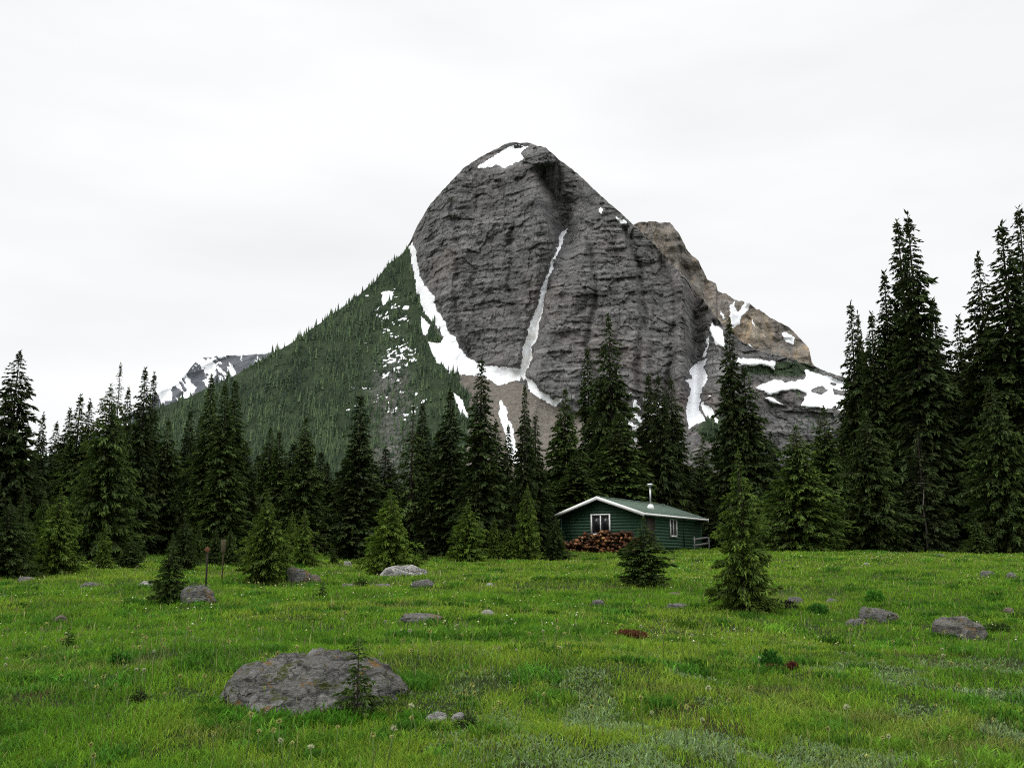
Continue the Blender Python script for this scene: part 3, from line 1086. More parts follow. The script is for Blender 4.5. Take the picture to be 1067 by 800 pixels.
# forest depth behind: countless look-alikes in shade
fill = []
for i in range(74):
    px = -40 + i * 15.6 + random.uniform(-5, 5)
    Y = random.uniform(52, 64) if px < 560 else random.uniform(68, 84)
    lo = 452 if px < 150 else (462 if px < 420 else (468 if px < 560 else (462 if px < 880 else 380)))
    top = lo + random.uniform(0, 34)
    if 700 < px < 760:
        top = 490 + random.uniform(-14, 10)
    if 500 < px < 560:
        top = 472 + random.uniform(0, 20)
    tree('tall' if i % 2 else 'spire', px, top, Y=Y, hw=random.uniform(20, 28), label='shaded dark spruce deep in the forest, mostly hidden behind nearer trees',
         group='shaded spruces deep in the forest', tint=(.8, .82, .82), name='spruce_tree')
for i in range(16):
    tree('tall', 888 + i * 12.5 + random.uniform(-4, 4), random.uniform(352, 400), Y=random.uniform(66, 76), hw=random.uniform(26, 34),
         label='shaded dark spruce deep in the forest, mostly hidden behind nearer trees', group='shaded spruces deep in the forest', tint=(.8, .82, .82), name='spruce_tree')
for i in range(46):
    px = -30 + i * 25 + random.uniform(-8, 8)
    if 585 < px < 745:
        continue
    Y = random.uniform(50, 55) if px < 560 else random.uniform(58, 64)
    tree('broad', px, random.uniform(508, 540), Y=Y, hw=random.uniform(18, 28), label='low dark fir filling the shade between the forest trunks',
         group='low firs in the forest shade', tint=(1.0, 1.02, .95), name='fir_tree')

# young firs with their feet in view
for k, px, top, base, hw, ti, lab in [
    ('young', 4, 522, 603, 30, (1.1, 1.15, 1), 'bushy dark-green fir cut by the left edge of the photo'),
    ('young', 18, 508, 596, 18, (1.2, 1.25, 1), 'pointed fir behind the bushy one at the left photo edge'),
    ('young', 40, 510, 592, 14, (1.3, 1.4, 1.0), 'slender bright fir peeking out left of the cone-shaped one'),
    ('young', 57, 508, 598, 28, L1, 'cone-shaped fir, third clear one from the left photo edge'),
    ('young', 107, 545, 592, 9, L1, 'tiny fir below the full wide dark spruce'),
    ('young', 135, 562, 592, 16, D2, 'low dark bushy fir in the shade left of the signposts'),
    ('open', 175, 556, 629, 19, (1.25, 1.3, 1.1), 'ragged little fir growing against the grey boulder by the signposts'),
    ('young', 190, 538, 594, 17, (.9, .95, .85), 'dark young fir right behind the ragged little one'),
    ('young', 206, 545, 588, 9, D2, 'small shaded fir, first one behind the orange trail sign'),
    ('young', 224, 548, 588, 10, D2, 'small shaded fir between the two signposts'),
    ('young', 239, 550, 590, 12, D2, 'small shaded fir right behind the taller signpost'),
    ('young', 275, 511, 607, 28, L1, 'bushy fir beside the leaning grey slab'),
    ('young', 303, 531, 586, 13, L1, 'left one of two small firs behind the brown snag'),
    ('young', 316, 530, 590, 14, L1, 'right one of two small firs, touching the brown snag'),
    ('young', 355, 524, 577, 12, L1, 'small pointed fir before the lone tall column spruce'),
    ('young', 405, 509, 601, 29, L2, 'bright green bushy fir over the pale grey rocks'),
    ('young', 487, 520, 585, 22, L1, 'round full fir midway between the bright fir and the cabin'),
    ('young', 515, 536, 579, 9, L1, 'tiny fir right of the round full one'),
    ('young', 549, 504, 581, 18, L1, 'tall pointed young fir left of the woodpile'),
    ('young', 530, 548, 580, 11, L1, 'low fir nestled left of the tall pointed young one'),
    ('young', 579, 536, 579, 14, (1, 1.05, .9), 'dark low fir touching the left end of the woodpile'),
    ('open', 672, 538, 611, 33, (1.3, 1.35, 1.2), 'dark stubby fir with a low skirt in front of the cabin'),
    ('young', 348, 572, 588, 5, D2, 'tiny dark seedling fir on the grass right of the snag'),
    ('young', 428, 572, 585, 4, D2, 'small dark seedling on the rise right of the bright bushy fir'),
    ('young', 442, 570, 586, 5, D2, 'second dark seedling right of the bright bushy fir'),
]:
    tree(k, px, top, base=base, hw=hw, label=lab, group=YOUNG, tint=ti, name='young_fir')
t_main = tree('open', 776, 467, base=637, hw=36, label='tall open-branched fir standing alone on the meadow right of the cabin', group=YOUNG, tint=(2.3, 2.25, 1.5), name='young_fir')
tree('seedling', 372, 652, base=748, hw=25, label='thin dark spruce seedling growing in front of the big boulder', tint=(1.7, 1.8, 1.4), name='spruce_seedling', cat='seedling', group='spruce seedlings in the meadow')
tree('seedling', 146, 712, base=732, hw=10, label='stubby dark seedling in the grass left of the big boulder', tint=(.7, .75, .7), name='spruce_seedling', cat='seedling', group='spruce seedlings in the meadow')
tree('seedling', 71, 650, base=672, hw=7, label='small dark seedling in the grass at left, below the brown stone', tint=(.8, .9, .7), name='spruce_seedling', cat='seedling', group='spruce seedlings in the meadow')
tree('seedling', 487, 738, base=760, hw=11, label='dark seedling tuft beside the two pale stones', tint=(.6, .65, .6), name='spruce_seedling', cat='seedling', group='spruce seedlings in the meadow')
tree('seedling', 336, 603, base=622, hw=6, label='small seedling below the leaning slab and brown stone', tint=(.9, 1, .8), name='spruce_seedling', cat='seedling', group='spruce seedlings in the meadow')
tree('seedling', 377, 597, base=612, hw=7, label='dark seedling among the stones left of the pale rocks', tint=(.6, .62, .6), name='spruce_seedling', cat='seedling', group='spruce seedlings in the meadow')


# snag and dead trunk
def snag(px, base, top, rad, mat, label, lean=.03):
    x, y, z = ground_at(px, base)
    H = float(at_depth(px, top, y)[2]) - z
    o = empty('dead_tree', (x, y, z))
    m = MB()
    pts = [(lean * H * (k / 6) ** 2, 0.01 * math.sin(k * 2), H * k / 6) for k in range(7)]
    pts[0] = (0, 0, -.1)
    m.tube(pts, [rad * (1.2 - .7 * k / 6) for k in range(7)], 8)
    m.build('trunk', mat, o, True)
    b = MB()
    for k in range(9):
        zz = H * random.uniform(.3, .95)
        a = random.random() * 6.28
        l = random.uniform(.1, .28)
        b.tube([(lean * H * (zz / H) ** 2, 0, zz), (math.cos(a) * l, math.sin(a) * l, zz + random.uniform(-.08, .05))], [rad * .28, rad * .08], 5)
    b.build('broken_branches', mat, o)
    tag(o, label, 'dead tree')


snag(320, 590, 552, .045, M['snagwood'], 'thin brown broken snag standing beside small firs', .02)
x, y = float(at_depth(964, 540, 51.0)[0]), 51.0
o = empty('dead_tree', (x, y, float(gh(x, y))))
m = MB()
m.tube([(0, 0, -.1), (.03, 0, 1.2), (-.06, .02, 2.3), (.05, 0, 3.3)], [.055, .05, .04, .015], 8).build('trunk', M['deadwood'], o, True)
b = MB()
for k in range(10):
    zz = random.uniform(.8, 4)
    a = random.random() * 6.28
    l = random.uniform(.2, .7)
    b.tube([(0, 0, zz), (math.cos(a) * l, math.sin(a) * l, zz - .05 * l)], [.02, .006], 5)
b.build('broken_branches', M['deadwood'], o)
tag(o, 'pale bare dead trunk before the dark forest at right', 'dead tree')

# ------------------------------------------------------------------ boulders
def rock_mesh(seed, sx, sy, sz, planes=16, rough=.06, sub=5, flat=0.0, taper=0.0):
    g = random.Random(seed)
    import bmesh
    bm = bmesh.new()
    bmesh.ops.create_icosphere(bm, subdivisions=sub, radius=1)
    pl = []
    for i in range(planes):
        n = Vector((g.gauss(0, 1), g.gauss(0, 1), g.gauss(0, .8))).normalized()
        pl.append((n, g.uniform(.68, .98)))
    pl.append((Vector((g.uniform(-.15, .15), g.uniform(-.3, 0), 1)).normalized(), .72 - flat))
    so = Vector((seed * 1.7, seed * .3, 0))
    for v in bm.verts:
        d = v.co.normalized()
        q = 1.0
        for n, k in pl:
            c = d.dot(n)
            if c > .05:
                q += (c / k) ** 14
        r = q ** (-1 / 14)
        nz = mnoise.fractal(d * 2.2 + so, .9, 2.2, 6)
        cr = 1 - abs(mnoise.fractal(d * 1.6 + so * 1.3, 1, 2.1, 4))
        n3 = mnoise.fractal(d * 7.5 + so, .9, 2.2, 5)
        r *= 1 + rough * nz + rough * .35 * n3 - rough * 1.5 * max(0, cr - .82) * 5
        f = 1 - taper * max(0, d.x * r) ** 1.3
        if taper and d.z > 0:
            f *= 1 - .28 * max(0, -d.y * r)
        v.co = Vector((d.x * r * sx, d.y * r * sy, d.z * r * sz * f))
    me = bpy.data.meshes.new('boulder')
    bm.to_mesh(me)
    bm.free()
    for p in me.polygons:
        p.use_smooth = True
    return me


def rock(px, base, w, h, mat, label, seed, planes=16, depth=.8, rz=0, sub=4, name='boulder', rough=.07, flat=0., cat='rock', group=None, tilt=(0, 0), taper=0.0, sink=.06):
    x, y, z = ground_at(px, base)
    W = w / F * y
    Hh = h / F * y
    dpt = W * depth
    y2 = y + dpt * .35
    z2 = float(gh(x, y2))
    me = rock_mesh(seed, W / 2 * 1.06, dpt / 2, Hh * .98, planes, rough, sub, flat, taper)
    me.materials.append(mat)
    o = link(name, me)
    o.location = (x, y2, min(z, z2) - Hh * sink)
    o.rotation_euler = (tilt[0], tilt[1], rz)
    tag(o, label, cat, group)
    return o


ROCKS = 'boulders scattered over the meadow'
rock(319, 746, 216, 112, M['boulder'], 'big long grey boulder with moss, largest rock in the meadow', 33, 9, .8, .0, 6, rough=.065, flat=.09, group=ROCKS, taper=.30, sink=.24)
for a in [
    (1008, 667, 66, 33, 'boulder_dark', 'dark cracked boulder standing alone near the right edge', 5),
    (919, 648, 42, 20, 'boulder', 'pale grey rounded rock, higher one of a touching pair at right', 8),
    (894, 653, 30, 13, 'boulder', 'low grey rock, left one of a touching pair at right', 9),
    (203, 629, 42, 25, 'boulder', 'grey sloping boulder behind the ragged little fir', 12),
    (420, 602, 54, 19, 'boulder_light', 'pale grey rock at the foot of the bright green fir', 14),
    (442, 614, 30, 15, 'boulder', 'small grey angular rock right of the bright green fir', 15),
    (437, 649, 52, 13, 'boulder', 'long flat grey stone in mid meadow', 17),
    (308, 607, 28, 23, 'boulder', 'leaning grey slab beside the bushy fir', 18),
    (325, 606, 18, 10, 'boulder_brown', 'small brown rock right of the leaning slab', 19),
    (149, 611, 16, 8, 'boulder_light', 'small whitish rock left of the ragged little fir', 21),
    (91, 613, 25, 9, 'boulder', 'low grey rock in grass below the full wide spruce', 23),
    (24, 607, 20, 9, 'boulder', 'grey rock at the foot of the left edge firs', 24),
    (60, 650, 18, 13, 'boulder_brown', 'flat brownish stone in the grass at left', 25),
    (31, 701, 12, 6, 'boulder', 'tiny grey stone deep in the grass at far left', 26),
    (455, 751, 24, 11, 'boulder_light', 'left one of two pale stones right of the big boulder', 27),
    (478, 752, 20, 11, 'boulder_light', 'right one of two pale stones right of the big boulder', 28),
    (830, 630, 26, 12, 'boulder', 'grey rock peeking out right of the lone open fir', 29),
    (868, 628, 14, 7, 'boulder', 'small grey stone midway from the lone fir to the rock pair', 30),
    (1032, 601, 16, 10, 'boulder', 'grey stone, left one of two near the right forest edge', 31),
    (1056, 602, 13, 8, 'boulder', 'grey stone, right one of two near the right forest edge', 32),
    (1054, 640, 14, 10, 'boulder_brown', 'small dull stone above the dark cracked boulder', 33),
    (507, 642, 16, 9, 'boulder_light', 'small pale stone in mid meadow right of the long flat one', 34),
    (624, 631, 16, 9, 'boulder', 'grey stone below the dark stubby fir, on its left', 35),
    (708, 634, 28, 8, 'boulder', 'flat grey stone, lower of two between the meadow firs', 36),
    (705, 621, 22, 5, 'boulder_brown', 'flat brownish stone, upper of two between the meadow firs', 37),
    (511, 611, 10, 6, 'boulder_light', 'tiny white stone on the slope below the woodpile', 38),
    (982, 580, 13, 4, 'boulder', 'flat stone at the foot of the right forest', 39),
    (904, 589, 9, 4, 'boulder_light', 'tiny white stone on the upper right meadow', 40),
    (581, 580, 12, 4, 'boulder_light', 'flat pale stone in the grass near the woodpile end', 41),
    (3, 625, 10, 8, 'boulder', 'grey stone cut by the left photo edge', 42),
    (362, 590, 10, 8, 'boulder_light', 'pale stone half hidden left of the bright green fir', 43),
    (398, 613, 22, 7, 'boulder_dark', 'low dark stone below the pale rocks by the bright fir', 44),
    (362, 612, 18, 6, 'boulder_dark', 'low dark stone right of the small brown rock', 45),
    (225, 588, 14, 5, 'boulder_light', 'pale stone in the shade behind the signposts', 46),
]:
    rock(a[0], a[1], a[2], a[3], M[a[4]], a[5], a[6], 13, .8, (a[6] * 1.3) % .6, 4 if a[2] > 30 else 3, group=ROCKS, rough=.09)


# ------------------------------------------------------------------ cabin
M['siding'] = None


def mat_siding():
    t = NT('green_board_siding')
    o = t.obj()
    a = t.noise(t.mapping(o, (0.6, 0.6, 9)), 1.5, 5, .6)
    w = t.noise(o, 1.3, 4, .6)
    c = t.ramp(a, [(0.3, (0.013, 0.044, 0.022)), (0.7, (0.022, 0.064, 0.034))])
    c = t.mix(t.ramp(w, [(.45, 0), (.75, .6)]), c, (0.03, 0.058, 0.036))
    st_ = t.noise(t.mapping(o, (5, 5, .5)), 1.0, 5, .6)
    c = t.mix(t.ramp(st_, [(.52, 0), (.72, .5)]), c, (0.012, 0.026, 0.016))
    t.color(c).rough(.65, .3)
    return t.mat


def mat_roof():
    t = NT('green_metal_roofing')
    o = t.obj()
    n = t.noise(o, 1.2, 5, .65)
    n2 = t.noise(t.mapping(o, (8, 1, 1)), 1.0, 4, .6)
    c = t.ramp(n, [(.3, (.052, .086, .062)), (.7, (.078, .12, .086))])
    c = t.mix(t.ramp(n2, [(.4, 0), (.8, .35)]), c, (.05, .09, .06))
    t.color(c).rough(.6, .35)
    return t.mat


M['siding'] = mat_siding()
M['roofing'] = mat_roof()
M['white'] = simple('white_painted_trim', (.78, .78, .77), .55, .3, .06, 5)
M['dark'] = simple('under_floor_shade', (.018, .016, .014), .9, .1, .3, 5)  # near-black colour stands for shade below the floor and the rail
M['recess_shade_door'] = simple('recess_shade_brown', (.03, .024, .018), .7, .3, .3, 3)  # dark brown that carries the shade of the corner recess
M['steel'] = simple('galvanised_pipe', (.42, .43, .44), .42, .5, .15, 8, metal=.85)
M['greywood'] = simple('weathered_railing_wood', (.13, .13, .125), .85, .2, .25, 10)
t = NT('window_glass')
t.color((.012, .011, .013)).rough(.15, .25)
M['glass'] = t.mat

TH = R(33)
Yb = 50.0
Bp = at_depth(671, 534.5, Yb)            # front right roof corner
RW, RL = 5.3, 8.4                         # roof width (gable) and length
PIT = .34
ex, ey = math.cos(TH), -math.sin(TH)
fx, fy = math.sin(TH), math.cos(TH)
OV, OVG = .32, .38
# local axes: x along the gable wall (right positive), y into the depth; origin at the front right roof corner, ground level
gz = 2.22
cab = empty('cabin', (float(Bp[0]), float(Bp[1]), gz), -TH)
eave = float(Bp[2]) - gz - .07
tag(cab, 'dark green wooden cabin with white trim below the forest', 'cabin')
x0, x1 = -RW + OV, -OV
y0, y1 = OVG, RL - OVG
xm = -RW / 2
rise = PIT * RW / 2
we = eave + PIT * OV                     # wall height at eaves
wall = MB()
wall.prism([(x0, .28), (x1, .28), (x1, we), (xm, eave + rise), (x0, we)], 'y', y0, y1)
# lapped boards on front and right side
nb = int((eave + rise - .3) / .16)
for i in range(nb):
    z0 = .3 + i * .16
    zt = z0 + .158
    if zt < we:
        xa, xb = x0, x1
    else:
        c = (zt - we) / (eave + rise - we) * (RW / 2 - OV)
        xa, xb = x0 + c, x1 - c
    if xb - xa > .15:
        wall.prism([(y0 - .005, z0), (y0 - .002, z0), (y0 - .002, zt), (y0 - .006, zt)], 'x', xa, xb)
    if zt < we:
        wall.prism([(x1 + .005, z0), (x1 + .002, z0), (x1 + .002, zt), (x1 + .006, zt)], 'y', y0, y1)
wall.build('wall', M['siding'], cab)
cb = MB()
for (cx_, cy_) in ((x1, y0), (x0, y0), (x1, y1)):
    cb.box(cx_ - .05, cx_ + .034, cy_ - .034, cy_ + .05, .27, we - .02)
cb.box(x1 + .03, x1 + .045, y0 + 5.15, y0 + 5.25, .27, we - .02)
cb.build('corner_boards', M['siding'], cab)
fd = MB()
fd.box(x0 + .12, x1 - .12, y0 + .12, y1 - .12, -.3, .279)
fd.build('foundation_gap_shade', M['dark'], cab)  # base block, coloured as the shaded gap under the cabin
# roof: two slopes with thickness
rf = MB()
th = .05
for s in (-1, 1):
    xe = -RW if s < 0 else 0.0
    rf.prism([(xm, eave + rise + .10), (xe, eave + .10), (xe, eave + .10 - th), (xm, eave + rise + .10 - th)], 'y', 0, RL)
for k in range(27):                       # raised seams
    yy = .05 + k * (RL - .1) / 26
    for s in (-1, 1):
        xe = -RW + .02 if s < 0 else -.02
        rf.prism([(xm, eave + rise + .118), (xe, eave + .118), (xe, eave + .102), (xm, eave + rise + .102)], 'y', yy - .012, yy + .012)
roof = rf.build('roof', M['roofing'], cab)
rc = MB()
rc.prism([(xm - .12, eave + rise + .085), (xm, eave + rise + .128), (xm + .12, eave + rise + .085), (xm, eave + rise + .12)], 'y', -.01, RL + .01)
rc.build('ridge_cap', M['roofing'], roof)
for s in (-1, 1):                         # gable (barge) boards, front and rear
    for yy in (-.03, RL):
        g_ = MB()
        xe = -RW - .02 if s < 0 else .02
        xi = xm
        g_.prism([(xi, eave + rise + .11), (xe, eave + .10), (xe, eave - .08), (xi, eave + rise - .07)], 'y', yy, yy + .03)
        g_.build('barge_board', M['white'], roof)
    g_ = MB()
    xe = -RW - .024 if s < 0 else 0.0
    g_.box(xe, xe + .024, .002, RL - .002, eave - .01, eave + .09)
    g_.build('eave_board', M['white'], roof)
sf = MB()
sf.prism([(x1 + .04, we - .01), (-.005, eave - .0), (-.005, eave - .03), (x1 + .04, we - .04)], 'y', .01, RL - .01)
sf.prism([(x0 - .04, we - .01), (-RW + .005, eave), (-RW + .005, eave - .03), (x0 - .04, we - .04)], 'y', .01, RL - .01)
sf.build('soffit', M['siding'], roof)


def window(parent, axis, c, z0, w, h, pos, out):
    """sliding two pane window set proud of the wall; axis = wall direction"""
    def bx(mb, a0, a1, b0, b1, q0, q1):
        if axis == 'x':
            mb.box(a0, a1, pos + min(out * b0, out * b1), pos + max(out * b0, out * b1), q0, q1)
        else:
            mb.box(pos + min(out * b0, out * b1), pos + max(out * b0, out * b1), a0, a1, q0, q1)
    fw = .075
    f = MB()
    bx(f, c - w / 2 - fw, c - w / 2, 0, .06, z0 - fw, z0 + h + fw)
    bx(f, c + w / 2, c + w / 2 + fw, 0, .06, z0 - fw, z0 + h + fw)
    bx(f, c - w / 2, c + w / 2, 0, .059, z0 + h, z0 + h + fw)
    bx(f, c - w / 2, c + w / 2, 0, .059, z0 - fw, z0)
    bx(f, c - .03, c + .03, 0, .05, z0, z0 + h)
    fo = f.build('window', M['white'], parent)
    g1 = MB()
    bx(g1, c - w / 2, c - .03, .022, .034, z0, z0 + h)
    g1.build('pane', M['glass'], fo)
    g2 = MB()
    bx(g2, c + .03, c + w / 2, .022, .034, z0, z0 + h)
    g2.build('pane', M['glass'], fo)
    return fo


FWIN = (-2.62, 1.05, .98, .92)
window(cab, 'x', FWIN[0], FWIN[1], FWIN[2], FWIN[3], y0 - .026, -1)
window(cab, 'y', 4.15, 1.0, .72, .82, x1 + .026, 1)
dm = MB()
dm.box(x1 + .026, x1 + .05, y0 + .5, y0 + 1.45, .3, we - .16)
dr_ = dm.build('recess_shade_door', M['recess_shade_door'], cab)  # panel added at the corner; dark colour stands for a shaded recess
MB().tube([(x1 + .05, y0 + 1.36, 1.2), (x1 + .1, y0 + 1.36, 1.2)], .025, 8).build('handle', M['steel'], dr_)
# stovepipe
cxp, cyp = -1.15, 3.25
zc = eave + .1 + PIT * (0 - cxp)
ch = MB()
ch.tube([(cxp, cyp, zc - .1), (cxp, cyp, zc + 1.18)], .048, 14)
chim = ch.build('chimney', M['steel'], roof, False)
fl_ = MB()
fl_.tube([(cxp, cyp, zc - .08), (cxp, cyp, zc + .12), (cxp, cyp, zc + .22)], [.22, .17, .09], 14)
fl_.build('flashing', M['white'], chim)
cap = MB()
cap.tube([(cxp, cyp, zc + 1.18), (cxp, cyp, zc + 1.22), (cxp, cyp, zc + 1.30), (cxp, cyp, zc + 1.33)], [.10, .17, .16, .05], 14)
cap.build('chimney_cap', M['steel'], chim)
# stair rail by the rear corner
rl = MB()
ya_, yb_ = y1 - 3.0, y1 - .9
for zz in (.42, .74):
    rl.prism([(ya_, zz), (yb_, zz + .16), (yb_, zz + .27), (ya_, zz + .11)], 'x', x1 + .78, x1 + .82)
for yy in (ya_, yb_ - .08):
    rl.box(x1 + .821, x1 + .87, yy, yy + .05, -.1, .95)
rl.build('railing', M['greywood'], cab)
dk = MB()
dk.box(x1 + .05, x1 + .92, ya_, yb_, -.2, .24)
dk.build('under_rail_shade', M['dark'], cab)  # block added beneath the rail, its blackness painted in for shade there

# ------------------------------------------------------------------ firewood
def mat_logend():
    t = NT('cut_log_end')
    oi = t.n('ShaderNodeObjectInfo')
    n = t.noise(t.obj(), 14, 4, .6)
    c = t.ramp(oi.outputs['Random'], [(0.0, (.03, .014, .009)), (.22, (.10, .034, .016)), (.42, (.25, .105, .04)), (.60, (.42, .21, .085)), (.72, (.06, .025, .014)), (.86, (.17, .062, .028)), (1, (.38, .23, .12))])
    c = t.mix(t.ramp(n, [(.35, .55), (.6, 0)]), c, (.08, .04, .02))
    t.color(c).rough(.9, .1)
    return t.mat


M['logend'] = mat_logend()
M['logbark'] = simple('log_bark', (.055, .036, .025), .95, .1, .4, 20, .5)


def log_mesh(seed):
    g = random.Random(seed)
    m = MB()
    n = 11
    split = seed % 3
    b = 0
    rr = [g.uniform(.86, 1.12) for _ in range(n)]
    for yy in (0, .42):
        for a in range(n):
            an = a * 6.2832 / n
            if split == 1 and a > n // 2:
                m.v.append((math.cos(an) * rr[a], yy, math.sin(an) * .22))
            elif split == 2 and n // 3 < a < n - 2:
                m.v.append((math.cos(an) * .35, yy, math.sin(an) * .4 + .1))
            else:
                m.v.append((math.cos(an) * rr[a], yy, math.sin(an) * rr[a]))
    m.face(list(range(n)), 0)
    m.face(list(range(2 * n - 1, n - 1, -1)), 0)
    for a in range(n):
        c = (a + 1) % n
        m.face([c, a, n + a, n + c], 1)
    return m.mesh('firewood_log', [M['logend'], M['logbark']])


LM = [log_mesh(s) for s in range(9)]
cabm = (float(Bp[0]), float(Bp[1]))


def cab_to_world(lx, ly):
    return cabm[0] + lx * ex + ly * fx, cabm[1] + lx * ey + ly * fy


nlog = 0
zrow = 0.0
for row in range(8):
    lx = -4.80 + row * .10 + random.uniform(-.08, .08)
    end = -.25
    while lx < end:
        r = random.choice((.065, .085, .10, .115, .13)) * random.uniform(.9, 1.1)
        # heap outline: low at the left end, highest under the window
        top = min(1.08, .26 + .50 * (lx + 4.8)) - .10 * max(0, lx + 1.2) + .07 * math.sin(lx * 5) + random.uniform(-.05, .05)
        zz = row * .165 + .1 + random.uniform(-.04, .04)
        if zz < top:
            ly = y0 - .62 + random.uniform(-.10, .10)
            wx, wy = cab_to_world(lx, ly)
            lo = link('firewood_log', LM[random.randrange(9)])
            lo.location = (wx, wy, max(gz, float(gh(wx, wy))) - .02 + zz)
            lo.rotation_euler = (random.uniform(-.1, .1), random.uniform(0, 6.28), -TH + random.uniform(-.22, .22))
            lo.scale = (r * .98, random.uniform(.85, 1.1), r * .98)
            tag(lo, 'cut firewood log in the pile against the cabin gable', 'log', 'firewood logs piled against the cabin')
            nlog += 1
        lx += r * 1.8
print('logs', nlog)


# ------------------------------------------------------------------ sign posts
def signpost(px, base, top, w, rad, mats, label, diamond):
    x, y, z = ground_at(px, base)
    H = float(at_depth(px, top, y)[2]) - z
    o = empty('signpost', (x, y, z), .12)
    p = MB()
    p.tube([(0, 0, -.15), (0.004, 0, H * .5), (0, 0, H * .93)], [rad, rad * .95, rad * .9], 9)
    p.build('post', mats[0], o, True)
    s = MB()
    if diamond:
        q = w / 2
        s.prism([(0, H - 2 * q), (q, H - q), (0, H), (-q, H - q)], 'y', -rad - .016, -rad - .002)
    else:
        s.box(-w / 2, w / 2, -rad - .022, -rad - .002, H * .70, H)
    s.build('sign_board', mats[1], o, bevel=.004)
    tag(o, label, 'signpost')


M['orange'] = simple('orange_marker_paint', (.125, .05, .018), .6, .3, .2, 8)
M['postdark'] = simple('dark_post_wood', (.035, .03, .025), .9, .1, .3, 12)
M['postgrey'] = simple('brown_post_wood', (.08, .055, .033), .9, .1, .3, 12)
M['boardgrey'] = simple('weathered_sign_board', (.075, .06, .038), .85, .15, .3, 9)
signpost(214, 616, 569, .14, .02, (M['postdark'], M['orange']), 'dark trail post topped by an orange diamond marker', True)
signpost(231, 606, 562, .11, .014, (M['postgrey'], M['boardgrey']), 'thin brown post with a tall weathered board, behind the orange marker', False)


# ------------------------------------------------------------------ meadow vegetation
def mk_blades(x, y, h, w, col, lean, seg=2, tipcol=1.25):
    n = len(x)
    z = gh(x, y) - .01
    a = rng.random(n) * 6.2832
    la = rng.random(n) * 6.2832
    lx, ly = np.cos(la) * lean * h, np.sin(la) * lean * h
    ux, uy = np.cos(a) * w / 2, np.sin(a) * w / 2
    P0 = np.stack([x - ux, y - uy, z], 1)
    P1 = np.stack([x + ux, y + uy, z], 1)
    M0 = np.stack([x - ux * .85 + lx * .35, y - uy * .85 + ly * .35, z + h * .58], 1)
    M1 = np.stack([x + ux * .85 + lx * .35, y + uy * .85 + ly * .35, z + h * .58], 1)
    T = np.stack([x + lx, y + ly, z + h * (1 - .25 * lean)], 1)
    V = np.stack([P0, P1, M1, M0, T], 1).reshape(-1, 3)
    c = np.repeat(col[:, None, :], 5, 1)
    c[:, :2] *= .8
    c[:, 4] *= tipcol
    k = np.arange(n)[:, None] * 5
    q = (k + np.array([0, 1, 2, 3]))
    t = (k + np.array([3, 2, 4]))
    flat = np.concatenate([q, t], 1).ravel()
    lt = np.tile(np.array([4, 3]), n)
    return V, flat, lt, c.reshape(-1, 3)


def join_blades(name, parts, label, cat, mat):
    off = 0
    Vs, Fs, Ls, Cs = [], [], [], []
    for V, f, l, c in parts:
        Vs.append(V)
        Fs.append(f + off)
        Ls.append(l)
        Cs.append(c)
        off += len(V)
    me = new_mesh(name, np.concatenate(Vs), np.concatenate(Fs), np.concatenate(Ls), [mat], False, cols={'col': np.concatenate(Cs)})
    o = link(name, me)
    tag(o, label, cat, kind='stuff')
    return o


def scatter(y0_, y1_, dens):
    n = int(((y1_ ** 2 - y0_ ** 2) * .56 + 5.2 * (y1_ - y0_)) * dens)
    y_ = np.sqrt(rng.random(n) * (y1_ ** 2 - y0_ ** 2) + y0_ ** 2)
    x_ = (rng.random(n) * 2 - 1) * (y_ * .56 + 2.6)
    return x_, y_


C_LUSH = np.array([.110, .230, .017])
C_YEL = np.array([.205, .285, .032])
C_DEEP = np.array([.038, .115, .010])
C_SILV = np.array([.165, .24, .105])
C_DRY = np.array([.20, .16, .075])
C_BRN = np.array([.09, .055, .03])


def silver_w(x, y):
    s = sstep(.40, .57, fbm(x / .55, y / .8, 205, 4) * .35 + fbm(x / 2.2, y / 2.6, 206, 2) * .25 + .5)
    return s * (.14 + .86 * sstep(-1.2, .8, x - (y - 8) * .05) * sstep(15.0, 11.0, y)) * sstep(20, 15, y)


def meadow_color(x, y, n):
    a = fbm(x / 3.2, y / 3.2, 201, 4) * .5 + .5
    b = fbm(x / .9, y / .9, 202, 3) * .5 + .5
    c = C_LUSH[None] * np.ones((n, 1))
    k = sstep(.36, .66, a)[:, None] * .6
    c = c * (1 - k) + C_YEL * k
    k = sstep(.52, .32, b)[:, None] * .5
    c = c * (1 - k) + C_DEEP * k
    # the upper meadow is paler
    k = (sstep(18, 36, y) * .45)[:, None]
    c = c * (1 - k) + np.array([.15, .25, .025]) * k
    dry = sstep(.66, .80, fbm(x / 1.6, y / 1.2, 203, 4) * .5 + .5)[:, None] * .35
    c = c * (1 - dry) + C_DRY * dry
    j = np.exp(rng.normal(0, .24, n))[:, None]
    hue = rng.normal(0, .10, n)
    c = c * j * np.stack([1 + hue, np.ones(n), 1 - hue], 1)
    r = rng.random(n)
    c = np.where((r < .025)[:, None], C_DRY * j, c)
    return np.clip(c, .003, .5)


def bare(x, y):
    return sstep(.64, .74, fbm(x / 1.0, y / .9, 204, 4) * .5 + .5) * sstep(26, 12, y) * .6


